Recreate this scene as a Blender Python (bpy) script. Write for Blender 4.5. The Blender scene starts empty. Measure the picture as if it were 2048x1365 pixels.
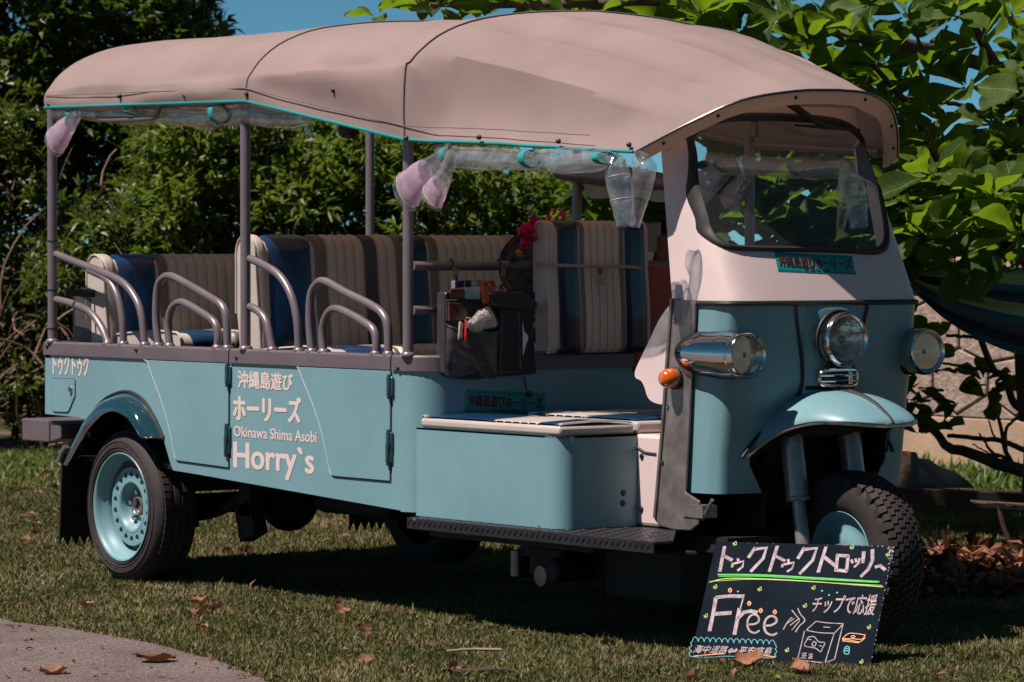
import bpy, math, random
import numpy as np
from mathutils import Vector, Matrix, noise

random.seed(7)
rng = np.random.default_rng(7)
scene = bpy.context.scene
C = scene.collection

# ------------------------------------------------------------------ camera
CAM = np.array([12.7869, -8.0456, 1.2445])
YAW, PITCH, FOC = -0.94718, -0.02294, 7699.4          # focal length in photo pixels (photo is 2048 wide)
VD = np.array([math.sin(YAW) * math.cos(PITCH), math.cos(YAW) * math.cos(PITCH), math.sin(PITCH)])
VR = np.array([math.cos(YAW), -math.sin(YAW), 0.0])
VU = np.cross(VR, VD)
cd = bpy.data.cameras.new("camera")
cam = bpy.data.objects.new("camera", cd)
C.objects.link(cam)
cam.matrix_world = Matrix(((VR[0], VU[0], -VD[0], CAM[0]), (VR[1], VU[1], -VD[1], CAM[1]), (VR[2], VU[2], -VD[2], CAM[2]), (0, 0, 0, 1)))
cd.sensor_width = 36.0
cd.lens = FOC / 2048.0 * 36.0
cd.clip_start, cd.clip_end = 0.5, 2000.0
cd.dof.use_dof = True
cd.dof.focus_distance = 12.3
cd.dof.aperture_fstop = 11.0
scene.camera = cam

# ------------------------------------------------------------------ sky and sun
SUN = Vector((-0.08, -0.58, 1.0)).normalized()
world = bpy.data.worlds.new("World")
scene.world = world
world.use_nodes = True
wn = world.node_tree.nodes
wl = world.node_tree.links
bg = wn["Background"]
sky = wn.new("ShaderNodeTexSky")
sky.sky_type = 'NISHITA'
sky.sun_disc = False
sky.sun_elevation = math.asin(SUN.z)
sky.sun_rotation = math.atan2(SUN.x, SUN.y)
sky.altitude = 7000
sky.air_density = 0.7
sky.dust_density = 0.0
sky.ozone_density = 3.0
tint = wn.new("ShaderNodeMix")
tint.data_type = 'RGBA'
tint.blend_type = 'MULTIPLY'
tint.inputs[0].default_value = 1.0
tint.inputs[7].default_value = (0.33, 0.53, 0.43, 1)
wl.new(sky.outputs[0], tint.inputs[6])
wl.new(tint.outputs[2], bg.inputs[0])
bg.inputs[1].default_value = 0.115
sl = bpy.data.lights.new("sun", 'SUN')
sl.energy = 5.0
sl.angle = math.radians(0.53)
sl.color = (1.0, 0.885, 0.80)
so = bpy.data.objects.new("sun", sl)
C.objects.link(so)
so.rotation_euler = (-SUN).to_track_quat('-Z', 'Y').to_euler()
so.location = (0, 0, 12)
vs = scene.view_settings
vs.view_transform = 'Standard'
vs.look = 'None'
vs.gamma = 1.0
vs.exposure = 0.56
vs.use_curve_mapping = False
scene.render.engine = 'CYCLES'
scene.cycles.use_denoising = True
scene.cycles.max_bounces = 10
scene.cycles.transparent_max_bounces = 24
scene.cycles.caustics_reflective = False
scene.cycles.caustics_refractive = False
scene.cycles.sample_clamp_indirect = 4.0


# ------------------------------------------------------------------ geometry of the survey
def ray(px, py):
    return VD + VR * (px - 1024.0) / FOC - VU * (py - 682.5) / FOC


def at(px, py, ax, v):
    """the point of the plane ax = v that the survey point (px, py) of the photograph marks"""
    d = ray(px, py)
    i = 'xyz'.index(ax)
    return CAM + d * ((v - CAM[i]) / d[i])


def atd(px, py, depth):
    return CAM + ray(px, py) * depth


def lerp(a, b, t):
    return a + (b - a) * t


def spline(pts, n):
    """Catmull-Rom through pts, n points in all"""
    P = np.array(pts, float)
    m = len(P)
    if m < 3:
        return [P[0] + (P[-1] - P[0]) * t for t in np.linspace(0, 1, n)]
    E0 = 2 * P[0] - P[1]
    E1 = 2 * P[-1] - P[-2]
    Q = np.vstack([E0, P, E1])
    out = []
    for s in np.linspace(0, m - 1 - 1e-9, n):
        i = int(s)
        t = s - i
        a, b, c, d = Q[i], Q[i + 1], Q[i + 2], Q[i + 3]
        out.append(0.5 * (2 * b + (c - a) * t + (2 * a - 5 * b + 4 * c - d) * t * t + (3 * b - a - 3 * c + d) * t ** 3))
    return out


class MB:
    def __init__(s):
        s.v, s.f, s.m = [], [], []
        s.mi = 0

    def add(s, vs_, fs):
        o = len(s.v)
        s.v += [tuple(float(c) for c in p) for p in vs_]
        for f in fs:
            s.f.append(tuple(i + o for i in f))
            s.m.append(s.mi)
        return s

    def box(s, lo, hi):
        x0, y0, z0 = lo
        x1, y1, z1 = hi
        return s.add([(x0, y0, z0), (x1, y0, z0), (x1, y1, z0), (x0, y1, z0), (x0, y0, z1), (x1, y0, z1), (x1, y1, z1), (x0, y1, z1)],
                     [(3, 2, 1, 0), (4, 5, 6, 7), (0, 1, 5, 4), (1, 2, 6, 5), (2, 3, 7, 6), (3, 0, 4, 7)])

    def obox(s, c, ax, ay, az):
        """box by centre and three half-axis vectors"""
        c, ax, ay, az = (np.array(q, float) for q in (c, ax, ay, az))
        vs_ = [c + sx * ax + sy * ay + sz * az for sz in (-1, 1) for sx, sy in ((-1, -1), (1, -1), (1, 1), (-1, 1))]
        return s.add(vs_, [(3, 2, 1, 0), (4, 5, 6, 7), (0, 1, 5, 4), (1, 2, 6, 5), (2, 3, 7, 6), (3, 0, 4, 7)])

    def tube(s, path, r, n=10, caps=True, closed=False, flat=None):
        P = [np.array(p, float) for p in path]
        m = len(P)
        rr = r if hasattr(r, '__len__') else [r] * m
        rows = []
        up = None
        for i in range(m):
            if closed:
                t = P[(i + 1) % m] - P[i - 1]
            else:
                t = P[min(i + 1, m - 1)] - P[max(i - 1, 0)]
            t = t / (np.linalg.norm(t) + 1e-12)
            if up is None:
                up = np.array([0, 0, 1.0]) if abs(t[2]) < 0.9 else np.array([1.0, 0, 0])
            a = np.cross(t, up)
            a /= np.linalg.norm(a) + 1e-12
            b = np.cross(a, t)
            up = b
            rows.append([P[i] + rr[i] * (math.cos(2 * math.pi * k / n) * a + math.sin(2 * math.pi * k / n) * b) for k in range(n)])
        vs_ = [p for row in rows for p in row]
        fs = []
        for i in range(m if closed else m - 1):
            j = (i + 1) % m
            for k in range(n):
                fs.append((i * n + k, i * n + (k + 1) % n, j * n + (k + 1) % n, j * n + k))
        if caps and not closed:
            fs.append(tuple(range(n))[::-1])
            fs.append(tuple((m - 1) * n + k for k in range(n)))
        return s.add(vs_, fs)

    def prism(s, pts, vec):
        n = len(pts)
        v = np.array(vec, float)
        vs_ = [np.array(p, float) for p in pts] + [np.array(p, float) + v for p in pts]
        fs = [tuple(range(n)), tuple(range(2 * n - 1, n - 1, -1))]
        fs += [(i, i + n, (i + 1) % n + n, (i + 1) % n) for i in range(n)]
        return s.add(vs_, fs)

    def lathe(s, prof, org, axis, n=32, closed=False):
        """prof: (radius, height along the axis)"""
        ax = np.array(axis, float)
        ax /= np.linalg.norm(ax)
        a = np.cross(ax, [0, 0, 1.0] if abs(ax[2]) < 0.9 else [1.0, 0, 0])
        a /= np.linalg.norm(a)
        b = np.cross(ax, a)
        o = np.array(org, float)
        vs_ = []
        for r, h in prof:
            vs_ += [o + ax * h + r * (math.cos(2 * math.pi * k / n) * a + math.sin(2 * math.pi * k / n) * b) for k in range(n)]
        m = len(prof)
        fs = []
        for i in range(m if closed else m - 1):
            j = (i + 1) % m
            for k in range(n):
                fs.append((i * n + k, j * n + k, j * n + (k + 1) % n, i * n + (k + 1) % n))
        return s.add(vs_, fs)

    def grid(s, rows, closed_u=False):
        m, n = len(rows), len(rows[0])
        vs_ = [p for r in rows for p in r]
        fs = []
        for i in range(m - 1):
            for k in range(n if closed_u else n - 1):
                k2 = (k + 1) % n
                fs.append((i * n + k, i * n + k2, (i + 1) * n + k2, (i + 1) * n + k))
        return s.add(vs_, fs)

    def ball(s, c, r, n=10, sq=(1, 1, 1)):
        c = np.array(c, float)
        rows = []
        for i in range(n // 2 + 1):
            th = math.pi * i / (n // 2)
            rows.append([c + np.array([math.sin(th) * math.cos(2 * math.pi * k / n) * sq[0], math.sin(th) * math.sin(2 * math.pi * k / n) * sq[1], math.cos(th) * sq[2]]) * r for k in range(n)])
        return s.grid(rows, True)

    def build(s, name, mats, parent=None, smooth=35, bevel=0, seg=2, solid=0, sub=0, out=None):
        me = bpy.data.meshes.new(name)
        me.from_pydata(s.v, [], s.f)
        if not isinstance(mats, (list, tuple)):
            mats = [mats]
        for m in mats:
            me.materials.append(m)
        if len(mats) > 1:
            me.polygons.foreach_set('material_index', s.m)
        me.update()
        if out is not None and sum((p.normal.dot(Vector(out)) * p.area for p in me.polygons)) < 0:
            me.flip_normals()
        if smooth:
            me.shade_smooth()
            if smooth < 180:
                me.set_sharp_from_angle(angle=math.radians(smooth))
        o = bpy.data.objects.new(name, me)
        C.objects.link(o)
        o.parent = parent
        if solid:
            md = o.modifiers.new("solid", 'SOLIDIFY')
            md.thickness = abs(solid)
            md.offset = -1 if solid > 0 else 1
            es = o.modifiers.new('split', 'EDGE_SPLIT'); es.split_angle = math.radians(55)
        if bevel:
            md = o.modifiers.new("bevel", 'BEVEL')
            md.width = bevel
            md.segments = seg
            md.limit_method = 'ANGLE'
            md.angle_limit = math.radians(40)
        if sub:
            md = o.modifiers.new("sub", 'SUBSURF')
            md.levels = md.render_levels = sub
        return o


def tag(o, label=None, cat=None, group=None, kind=None):
    for k, v in (('label', label), ('category', cat), ('group', group), ('kind', kind)):
        if v:
            o[k] = v
    return o


def thing(name, label, cat, loc=(0, 0, 0), group=None):
    o = bpy.data.objects.new(name, None)
    C.objects.link(o)
    o.location = loc
    o.empty_display_size = 0.1
    return tag(o, label, cat, group)


def flip_y(vs_):
    return [(x, -y, z) for x, y, z in vs_]


def mirrored(mb):
    n = MB()
    n.v = flip_y(mb.v)
    n.f = [tuple(reversed(f)) for f in mb.f]
    n.m = list(mb.m)
    return n


# ------------------------------------------------------------------ materials
def srgb(r, g, b):
    f = lambda c: (c / 255 / 12.92) if c <= 10 else ((c / 255 + 0.055) / 1.055) ** 2.4
    return (f(r), f(g), f(b))


def material(name, col, rough=0.5, metal=0.0, var=0.0, col2=None, scale=6.0, detail=5, bump=0.0, bscale=60.0, coat=0.0,
             trans=0.0, rvar=0.0, spec=0.5, sheen=0.0, subs=0.0):
    m = bpy.data.materials.new(name)
    m.use_nodes = True
    nt = m.node_tree
    N, L = nt.nodes, nt.links
    p = N["Principled BSDF"]
    p.inputs["Base Color"].default_value = (*col, 1)
    p.inputs["Roughness"].default_value = rough
    p.inputs["Metallic"].default_value = metal
    p.inputs["Coat Weight"].default_value = coat
    p.inputs["Coat Roughness"].default_value = 0.08
    p.inputs["Specular IOR Level"].default_value = spec
    p.inputs["Sheen Weight"].default_value = sheen
    p.inputs["Transmission Weight"].default_value = trans
    tc = N.new("ShaderNodeTexCoord")
    if var or rvar:
        no = N.new("ShaderNodeTexNoise")
        no.inputs["Scale"].default_value = scale
        no.inputs["Detail"].default_value = detail
        no.inputs["Roughness"].default_value = 0.62
        L.new(tc.outputs["Object"], no.inputs["Vector"])
    if var:
        rp = N.new("ShaderNodeValToRGB")
        c2 = col2 if col2 else tuple(c * (1 - var) for c in col)
        rp.color_ramp.elements[0].position = 0.36
        rp.color_ramp.elements[1].position = 0.66
        rp.color_ramp.elements[0].color = (*c2, 1)
        rp.color_ramp.elements[1].color = (*col, 1)
        L.new(no.outputs["Fac"], rp.inputs[0])
        L.new(rp.outputs[0], p.inputs["Base Color"])
    if rvar:
        mr = N.new("ShaderNodeMapRange")
        mr.inputs["To Min"].default_value = max(0.02, rough - rvar)
        mr.inputs["To Max"].default_value = min(1, rough + rvar)
        L.new(no.outputs["Fac"], mr.inputs["Value"])
        L.new(mr.outputs[0], p.inputs["Roughness"])
    if bump:
        nb = N.new("ShaderNodeTexNoise")
        nb.inputs["Scale"].default_value = bscale
        nb.inputs["Detail"].default_value = 4
        L.new(tc.outputs["Object"], nb.inputs["Vector"])
        bp_ = N.new("ShaderNodeBump")
        bp_.inputs["Strength"].default_value = bump
        bp_.inputs["Distance"].default_value = 0.01
        L.new(nb.outputs["Fac"], bp_.inputs["Height"])
        L.new(bp_.outputs[0], p.inputs["Normal"])
    return m


def leaf_material(name, dark, light, trans_col, rough=0.35, by='attr', transl=0.35, spec=0.5):
    m = bpy.data.materials.new(name)
    m.use_nodes = True
    N, L = m.node_tree.nodes, m.node_tree.links
    p = N["Principled BSDF"]
    p.inputs["Roughness"].default_value = rough
    p.inputs["Specular IOR Level"].default_value = spec
    if by == 'attr':
        src = N.new("ShaderNodeAttribute")
        src.attribute_name = 'tint'
        fac = src.outputs["Fac"]
    else:
        src = N.new("ShaderNodeObjectInfo")
        fac = src.outputs["Random"]
    rp = N.new("ShaderNodeValToRGB")
    rp.color_ramp.elements[0].color = (*dark, 1)
    rp.color_ramp.elements[1].color = (*light, 1)
    L.new(fac, rp.inputs[0])
    tc = N.new("ShaderNodeTexCoord")
    no = N.new("ShaderNodeTexNoise")
    no.inputs["Scale"].default_value = 14
    no.inputs["Detail"].default_value = 4
    L.new(tc.outputs["Object"], no.inputs["Vector"])
    mx = N.new("ShaderNodeMix")
    mx.data_type = 'RGBA'
    mx.blend_type = 'MULTIPLY'
    mx.inputs[0].default_value = 0.5
    L.new(rp.outputs[0], mx.inputs[6])
    L.new(no.outputs["Fac"], mx.inputs[7])
    L.new(mx.outputs[2], p.inputs["Base Color"])
    if by == 'obj' and name.startswith('almond'):
        sx = N.new("ShaderNodeSeparateXYZ"); L.new(tc.outputs["Object"], sx.inputs[0])
        ab = N.new("ShaderNodeMath"); ab.operation = 'ABSOLUTE'; L.new(sx.outputs[1], ab.inputs[0])
        mid = N.new("ShaderNodeMath"); mid.operation = 'LESS_THAN'; mid.inputs[1].default_value = .011; L.new(ab.outputs[0], mid.inputs[0])
        k1 = N.new("ShaderNodeMath"); k1.operation = 'MULTIPLY_ADD'; k1.inputs[1].default_value = -.55; L.new(ab.outputs[0], k1.inputs[0]); L.new(sx.outputs[0], k1.inputs[2])
        k2 = N.new("ShaderNodeMath"); k2.operation = 'MULTIPLY'; k2.inputs[1].default_value = 8.0; L.new(k1.outputs[0], k2.inputs[0])
        k3 = N.new("ShaderNodeMath"); k3.operation = 'FRACT'; L.new(k2.outputs[0], k3.inputs[0])
        k4 = N.new("ShaderNodeMath"); k4.operation = 'LESS_THAN'; k4.inputs[1].default_value = .09; L.new(k3.outputs[0], k4.inputs[0])
        k5 = N.new("ShaderNodeMath"); k5.operation = 'MULTIPLY'; k5.inputs[1].default_value = .35; L.new(k4.outputs[0], k5.inputs[0])
        k6 = N.new("ShaderNodeMath"); k6.operation = 'MAXIMUM'; L.new(k5.outputs[0], k6.inputs[0]); L.new(mid.outputs[0], k6.inputs[1])
        k7 = N.new("ShaderNodeMath"); k7.operation = 'MULTIPLY'; k7.inputs[1].default_value = .7; L.new(k6.outputs[0], k7.inputs[0])
        mv = N.new("ShaderNodeMix"); mv.data_type = 'RGBA'; L.new(k7.outputs[0], mv.inputs[0])
        L.new(mx.outputs[2], mv.inputs[6]); mv.inputs[7].default_value = (.16, .20, .05, 1)
        L.new(mv.outputs[2], p.inputs["Base Color"])
    tr = N.new("ShaderNodeBsdfTranslucent")
    tr.inputs[0].default_value = (*trans_col, 1)
    ms = N.new("ShaderNodeMixShader")
    ms.inputs[0].default_value = transl
    L.new(p.outputs[0], ms.inputs[1])
    L.new(tr.outputs[0], ms.inputs[2])
    L.new(ms.outputs[0], N["Material Output"].inputs[0])
    return m


def clear_plastic(name, tint_=(0.9, 0.93, 0.95), haze=0.12, gloss=0.16, hazecol=(0.75, 0.75, 0.8), mottle=1.0):
    m = bpy.data.materials.new(name)
    m.use_nodes = True
    N, L = m.node_tree.nodes, m.node_tree.links
    N.remove(N["Principled BSDF"])
    tp = N.new("ShaderNodeBsdfTransparent")
    tp.inputs[0].default_value = (*tint_, 1)
    gl = N.new("ShaderNodeBsdfGlossy")
    gl.inputs["Roughness"].default_value = 0.06
    gl.inputs[0].default_value = (1, 1, 1, 1)
    df = N.new("ShaderNodeBsdfDiffuse")
    df.inputs[0].default_value = (*hazecol, 1)
    tr = N.new("ShaderNodeBsdfTranslucent")
    tr.inputs[0].default_value = (*hazecol, 1)
    ad = N.new("ShaderNodeMixShader")
    ad.inputs[0].default_value = 0.5
    L.new(df.outputs[0], ad.inputs[1])
    L.new(tr.outputs[0], ad.inputs[2])
    m1 = N.new("ShaderNodeMixShader")
    tc = N.new("ShaderNodeTexCoord")
    no = N.new("ShaderNodeTexNoise")
    no.inputs["Scale"].default_value = 25
    L.new(tc.outputs["Object"], no.inputs["Vector"])
    mr = N.new("ShaderNodeMapRange")
    mr.inputs["From Min"].default_value = 0.35
    mr.inputs["From Max"].default_value = 0.7
    mr.inputs["To Min"].default_value = haze * (1 - .6 * mottle)
    mr.inputs["To Max"].default_value = haze * (1 + .8 * mottle)
    L.new(no.outputs["Fac"], mr.inputs["Value"])
    L.new(mr.outputs[0], m1.inputs[0])
    L.new(tp.outputs[0], m1.inputs[1])
    L.new(ad.outputs[0], m1.inputs[2])
    lw = N.new("ShaderNodeLayerWeight")
    lw.inputs["Blend"].default_value = 0.5
    pw = N.new("ShaderNodeMath"); pw.operation = 'POWER'; pw.inputs[1].default_value = 4.0
    L.new(lw.outputs["Facing"], pw.inputs[0])
    fm = N.new("ShaderNodeMath")
    fm.operation = 'MULTIPLY_ADD'
    fm.inputs[1].default_value = 0.55
    fm.inputs[2].default_value = gloss * 0.25
    L.new(pw.outputs[0], fm.inputs[0])
    bpn = N.new("ShaderNodeBump")
    bpn.inputs["Strength"].default_value = 0.5 if haze > 0.05 else 0.0
    bpn.inputs["Distance"].default_value = 0.01
    L.new(no.outputs["Fac"], bpn.inputs["Height"])
    L.new(bpn.outputs[0], gl.inputs["Normal"])
    m2 = N.new("ShaderNodeMixShader")
    L.new(fm.outputs[0], m2.inputs[0])
    L.new(m1.outputs[0], m2.inputs[1])
    L.new(gl.outputs[0], m2.inputs[2])
    L.new(m2.outputs[0], N["Material Output"].inputs[0])
    return m


TEAL = (0.155, 0.300, 0.345)
M = {}
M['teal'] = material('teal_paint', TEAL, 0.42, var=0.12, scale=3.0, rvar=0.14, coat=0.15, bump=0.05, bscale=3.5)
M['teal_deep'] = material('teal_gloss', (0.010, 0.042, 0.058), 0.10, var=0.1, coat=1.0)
M['white'] = material('white_paint', (0.66, 0.525, 0.52), 0.34, var=0.07, scale=3, rvar=0.08, coat=0.25)
M['canvas'] = material('canvas', (0.37, 0.285, 0.278), 0.85, var=0.17, scale=2.6, detail=10, bump=0.12, bscale=420, spec=0.2)
M['canvas_in'] = material('canvas_lining', (0.50, 0.42, 0.37), 0.85, var=0.1, scale=3, bump=0.1, bscale=300, spec=0.2)
def add_translucency(m, col, fac):
    N, L = m.node_tree.nodes, m.node_tree.links
    t = N.new("ShaderNodeBsdfTranslucent"); t.inputs[0].default_value = (*col, 1)
    x = N.new("ShaderNodeMixShader"); x.inputs[0].default_value = fac
    L.new(N["Principled BSDF"].outputs[0], x.inputs[1]); L.new(t.outputs[0], x.inputs[2]); L.new(x.outputs[0], N["Material Output"].inputs[0])


add_translucency(M['canvas'], (.64, .50, .47), .34)
add_translucency(M['canvas_in'], (.8, .7, .62), .60)
M['stitch'] = material('seam_thread', (0.14, 0.105, 0.108), 0.8)
M['piping'] = material('teal_piping', (0.0, 0.22, 0.23), 0.45)
M['strap'] = material('teal_strap', (0.004, 0.21, 0.22), 0.6, bump=0.1, bscale=300)
M['tube'] = material('grey_tube_paint', (0.20, 0.165, 0.185), 0.35, metal=0.35, var=0.16, scale=9, rvar=0.1)
M['trim'] = material('grey_trim_paint', (0.135, 0.105, 0.12), 0.42, metal=0.15, var=0.15, scale=5, rvar=0.1)
M['black'] = material('black_plastic', (0.012, 0.011, 0.013), 0.5, var=0.3, scale=12)
M['chassis'] = material('black_chassis', (0.010, 0.009, 0.010), 0.7, var=0.4, scale=8, bump=0.2, bscale=30)
M['rubber'] = material('rubber', (0.014, 0.013, 0.014), 0.55, var=0.3, scale=20)
M['tyre'] = material('tyre_rubber', (0.030, 0.023, 0.023), 0.78, var=0.35, scale=18, bump=0.12, bscale=160)
M['chrome'] = material('chrome', (0.72, 0.70, 0.70), 0.10, metal=1.0, var=0.12, scale=30, rvar=0.05)
M['fork'] = material('fork_metal', (0.33, 0.30, 0.30), 0.25, metal=0.35, var=0.25, scale=14, rvar=0.08)
M['steel'] = material('brushed_steel', (0.34, 0.30, 0.285), 0.36, metal=0.6, var=0.45, scale=11, detail=9, rvar=0.16, bump=0.12, bscale=25)
M['checker'] = material('checker_plate', (0.035, 0.032, 0.040), 0.36, metal=0.5, var=0.3, scale=20)
M['vin_blue'] = material('blue_vinyl', (0.007, 0.040, 0.105), 0.22, var=0.2, scale=6, coat=0.3, bump=0.05, bscale=30)
M['vin_navy'] = material('navy_vinyl', (0.012, 0.018, 0.045), 0.28, var=0.2, scale=6, coat=0.2, bump=0.05, bscale=30)
M['vin_beige'] = material('beige_vinyl', (0.54, 0.47, 0.39), 0.42, var=0.13, scale=8, bump=0.08, bscale=60)
M['vin_white'] = material('white_vinyl', (0.47, 0.41, 0.38), 0.36, var=0.12, scale=8, bump=0.08, bscale=40)
M['vin_dark'] = material('charcoal_vinyl', (0.055, 0.05, 0.052), 0.4, var=0.2, scale=8)
M['vin_taupe'] = material('taupe_vinyl', (0.15, 0.13, 0.115), 0.42, var=0.15, scale=8)
M['print'] = material('white_print', (0.62, 0.50, 0.49), 0.5)
M['amber'] = material('amber_lens', (0.72, 0.125, 0.004), 0.10, trans=0.25, coat=0.6)
M['edge'] = material('painted_highlight', (0.42, 0.40, 0.40), 0.4)  # pale colour standing in for light caught on the door edge
M['lens'] = clear_plastic('lamp_glass', (0.9, 0.92, 0.9), 0.03, 0.25)
M['reflector'] = material('lamp_reflector', (0.60, 0.58, 0.55), 0.07, metal=1.0, var=0.5, scale=26, bump=0.45, bscale=34)
M['glass'] = clear_plastic('window_glass', (0.78, 0.85, 0.83), 0.045, 0.16, (0.7, 0.7, 0.7), 0.2)
M['plastic'] = clear_plastic('clear_curtain', (0.92, 0.95, 0.96), 0.15, 0.5)
M['lilac'] = clear_plastic('lilac_curtain', (0.80, 0.68, 0.80), 0.66, 0.25, (0.72, 0.54, 0.68), .2)
M['sticker'] = material('teal_sticker', (0.006, 0.27, 0.27), 0.35, var=0.1, scale=20)
M['sticker_dark'] = material('sticker_border', (0.002, 0.075, 0.085), 0.4)
M['ink'] = material('maroon_ink', (0.03, 0.012, 0.02), 0.5)
M['ink_edge'] = material('orange_ink', (0.42, 0.24, 0.18), 0.5)
M['fabric_black'] = material('black_nylon', (0.014, 0.011, 0.014), 0.42, var=0.4, scale=10, bump=0.35, bscale=18, sheen=0.15)
M['fabric_sheen'] = material('satin_nylon', (0.055, 0.04, 0.052), 0.34, var=0.4, scale=7, bump=0.5, bscale=14)
M['orange'] = material('orange_leather', (0.36, 0.065, 0.02), 0.4, var=0.15, scale=12)
M['red'] = material('red_plastic', (0.55, 0.012, 0.012), 0.25)
M['tan'] = material('tan_plastic', (0.45, 0.28, 0.14), 0.35)
M['fluff'] = material('fluffy_pile', (0.56, 0.48, 0.46), 0.95, var=0.2, scale=30, bump=1.0, bscale=130, sheen=0.4)
M['paper'] = material('white_paper', (0.62, 0.58, 0.57), 0.6, var=0.06)
M['card_teal'] = material('card_sea_print', (0.02, 0.28, 0.31), 0.3, var=0.5, col2=(0.42, 0.42, 0.36), scale=26)
M['card_brown'] = material('card_food_print', (0.14, 0.045, 0.03), 0.3, var=0.5, col2=(0.02, 0.012, 0.012), scale=40)
M['card_navy'] = material('card_navy_print', (0.01, 0.05, 0.09), 0.3, var=0.5, col2=(0.005, 0.012, 0.02), scale=30)
M['rope'] = material('rope_cord', (0.42, 0.34, 0.28), 0.8, var=0.3, scale=60, bump=0.6, bscale=200)
M['wood_bead'] = material('wooden_bead', (0.16, 0.06, 0.03), 0.5, var=0.3, scale=40)
M['petal'] = material('pink_petal', (0.85, 0.012, 0.13), 0.6, var=0.3, scale=30)
M['petal_yellow'] = material('yellow_petal', (0.55, 0.27, 0.02), 0.6)
M['fakeleaf'] = material('artificial_leaf', (0.012, 0.05, 0.02), 0.4)
M['wicker'] = material('dark_wicker', (0.085, 0.05, 0.032), 0.6, var=0.5, scale=50, bump=0.6, bscale=120)
M['redbox'] = material('red_board', (0.34, 0.055, 0.032), 0.6, var=0.15, scale=5)
M['greybin'] = material('grey_bin', (0.27, 0.255, 0.265), 0.35, var=0.1)
M['kraft'] = material('kraft_paper', (0.17, 0.10, 0.062), 0.8, var=0.25, scale=9, bump=0.5, bscale=18)
M['board'] = material('chalkboard', (0.010, 0.015, 0.023), 0.95, var=0.35, scale=7, spec=0.03)
M['chip'] = material('chipped_edge', (0.40, 0.36, 0.36), 0.8)
M['chalk'] = material('white_chalk', (0.50, 0.40, 0.43), 0.9, var=0.55, scale=45, detail=8)
M['chalk_green'] = material('green_chalk', (0.06, 0.50, 0.07), 0.7, var=0.2, scale=60)
M['chalk_lime'] = material('lime_chalk', (0.42, 0.55, 0.12), 0.7, var=0.2, scale=60)
M['chalk_orange'] = material('orange_chalk', (0.80, 0.36, 0.14), 0.7)
M['chalk_cyan'] = material('cyan_chalk', (0.10, 0.42, 0.48), 0.7)
M['bark'] = material('bark', (0.085, 0.055, 0.042), 0.85, var=0.5, scale=14, bump=0.7, bscale=40)
M['twig'] = material('dry_twig', (0.23, 0.14, 0.105), 0.8, var=0.45, scale=9)
M['black_steel'] = material('black_steel_beam', (0.012, 0.011, 0.012), 0.3, var=0.3, scale=9)
M['rust'] = material('rusty_rod', (0.085, 0.042, 0.025), 0.7, var=0.5, scale=30)
M['timber'] = material('weathered_timber', (0.20, 0.125, 0.09), 0.8, var=0.5, scale=12, bump=0.5, bscale=40)
M['dry'] = leaf_material('dry_leaf', (0.075, 0.034, 0.024), (0.42, 0.19, 0.11), (0.30, 0.11, 0.04), 0.65, 'obj', 0.12, 0.3)
M['dry_stuff'] = leaf_material('dry_leaf_litter', (0.05, 0.026, 0.019), (0.33, 0.14, 0.08), (0.22, 0.08, 0.03), 0.65, 'attr', 0.12, 0.3)
M['straw'] = material('dead_straw', (0.36, 0.25, 0.17), 0.8, var=0.4, scale=12)
M['almond'] = leaf_material('almond_leaf', (0.020, 0.050, 0.010), (0.095, 0.15, 0.022), (0.23, 0.38, 0.014), 0.55, 'obj', 0.40, 0.14)
M['almond_stuff'] = leaf_material('almond_leaf_mass', (0.018, 0.045, 0.010), (0.065, 0.115, 0.020), (0.17, 0.30, 0.015), 0.55, 'attr', 0.36, 0.14)
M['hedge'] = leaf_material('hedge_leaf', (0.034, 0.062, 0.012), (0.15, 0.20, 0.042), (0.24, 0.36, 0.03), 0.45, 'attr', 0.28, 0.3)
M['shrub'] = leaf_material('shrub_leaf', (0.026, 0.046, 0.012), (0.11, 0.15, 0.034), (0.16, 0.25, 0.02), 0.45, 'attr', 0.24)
M['grass'] = leaf_material('grass_blade', (0.078, 0.096, 0.026), (0.32, 0.26, 0.13), (0.09, 0.12, 0.02), 0.6, 'attr', 0.22, 0.25)
M['weed'] = leaf_material('weed_leaf', (0.04, 0.075, 0.014), (0.12, 0.19, 0.03), (0.17, 0.30, 0.02), 0.5, 'attr', 0.3)

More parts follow.
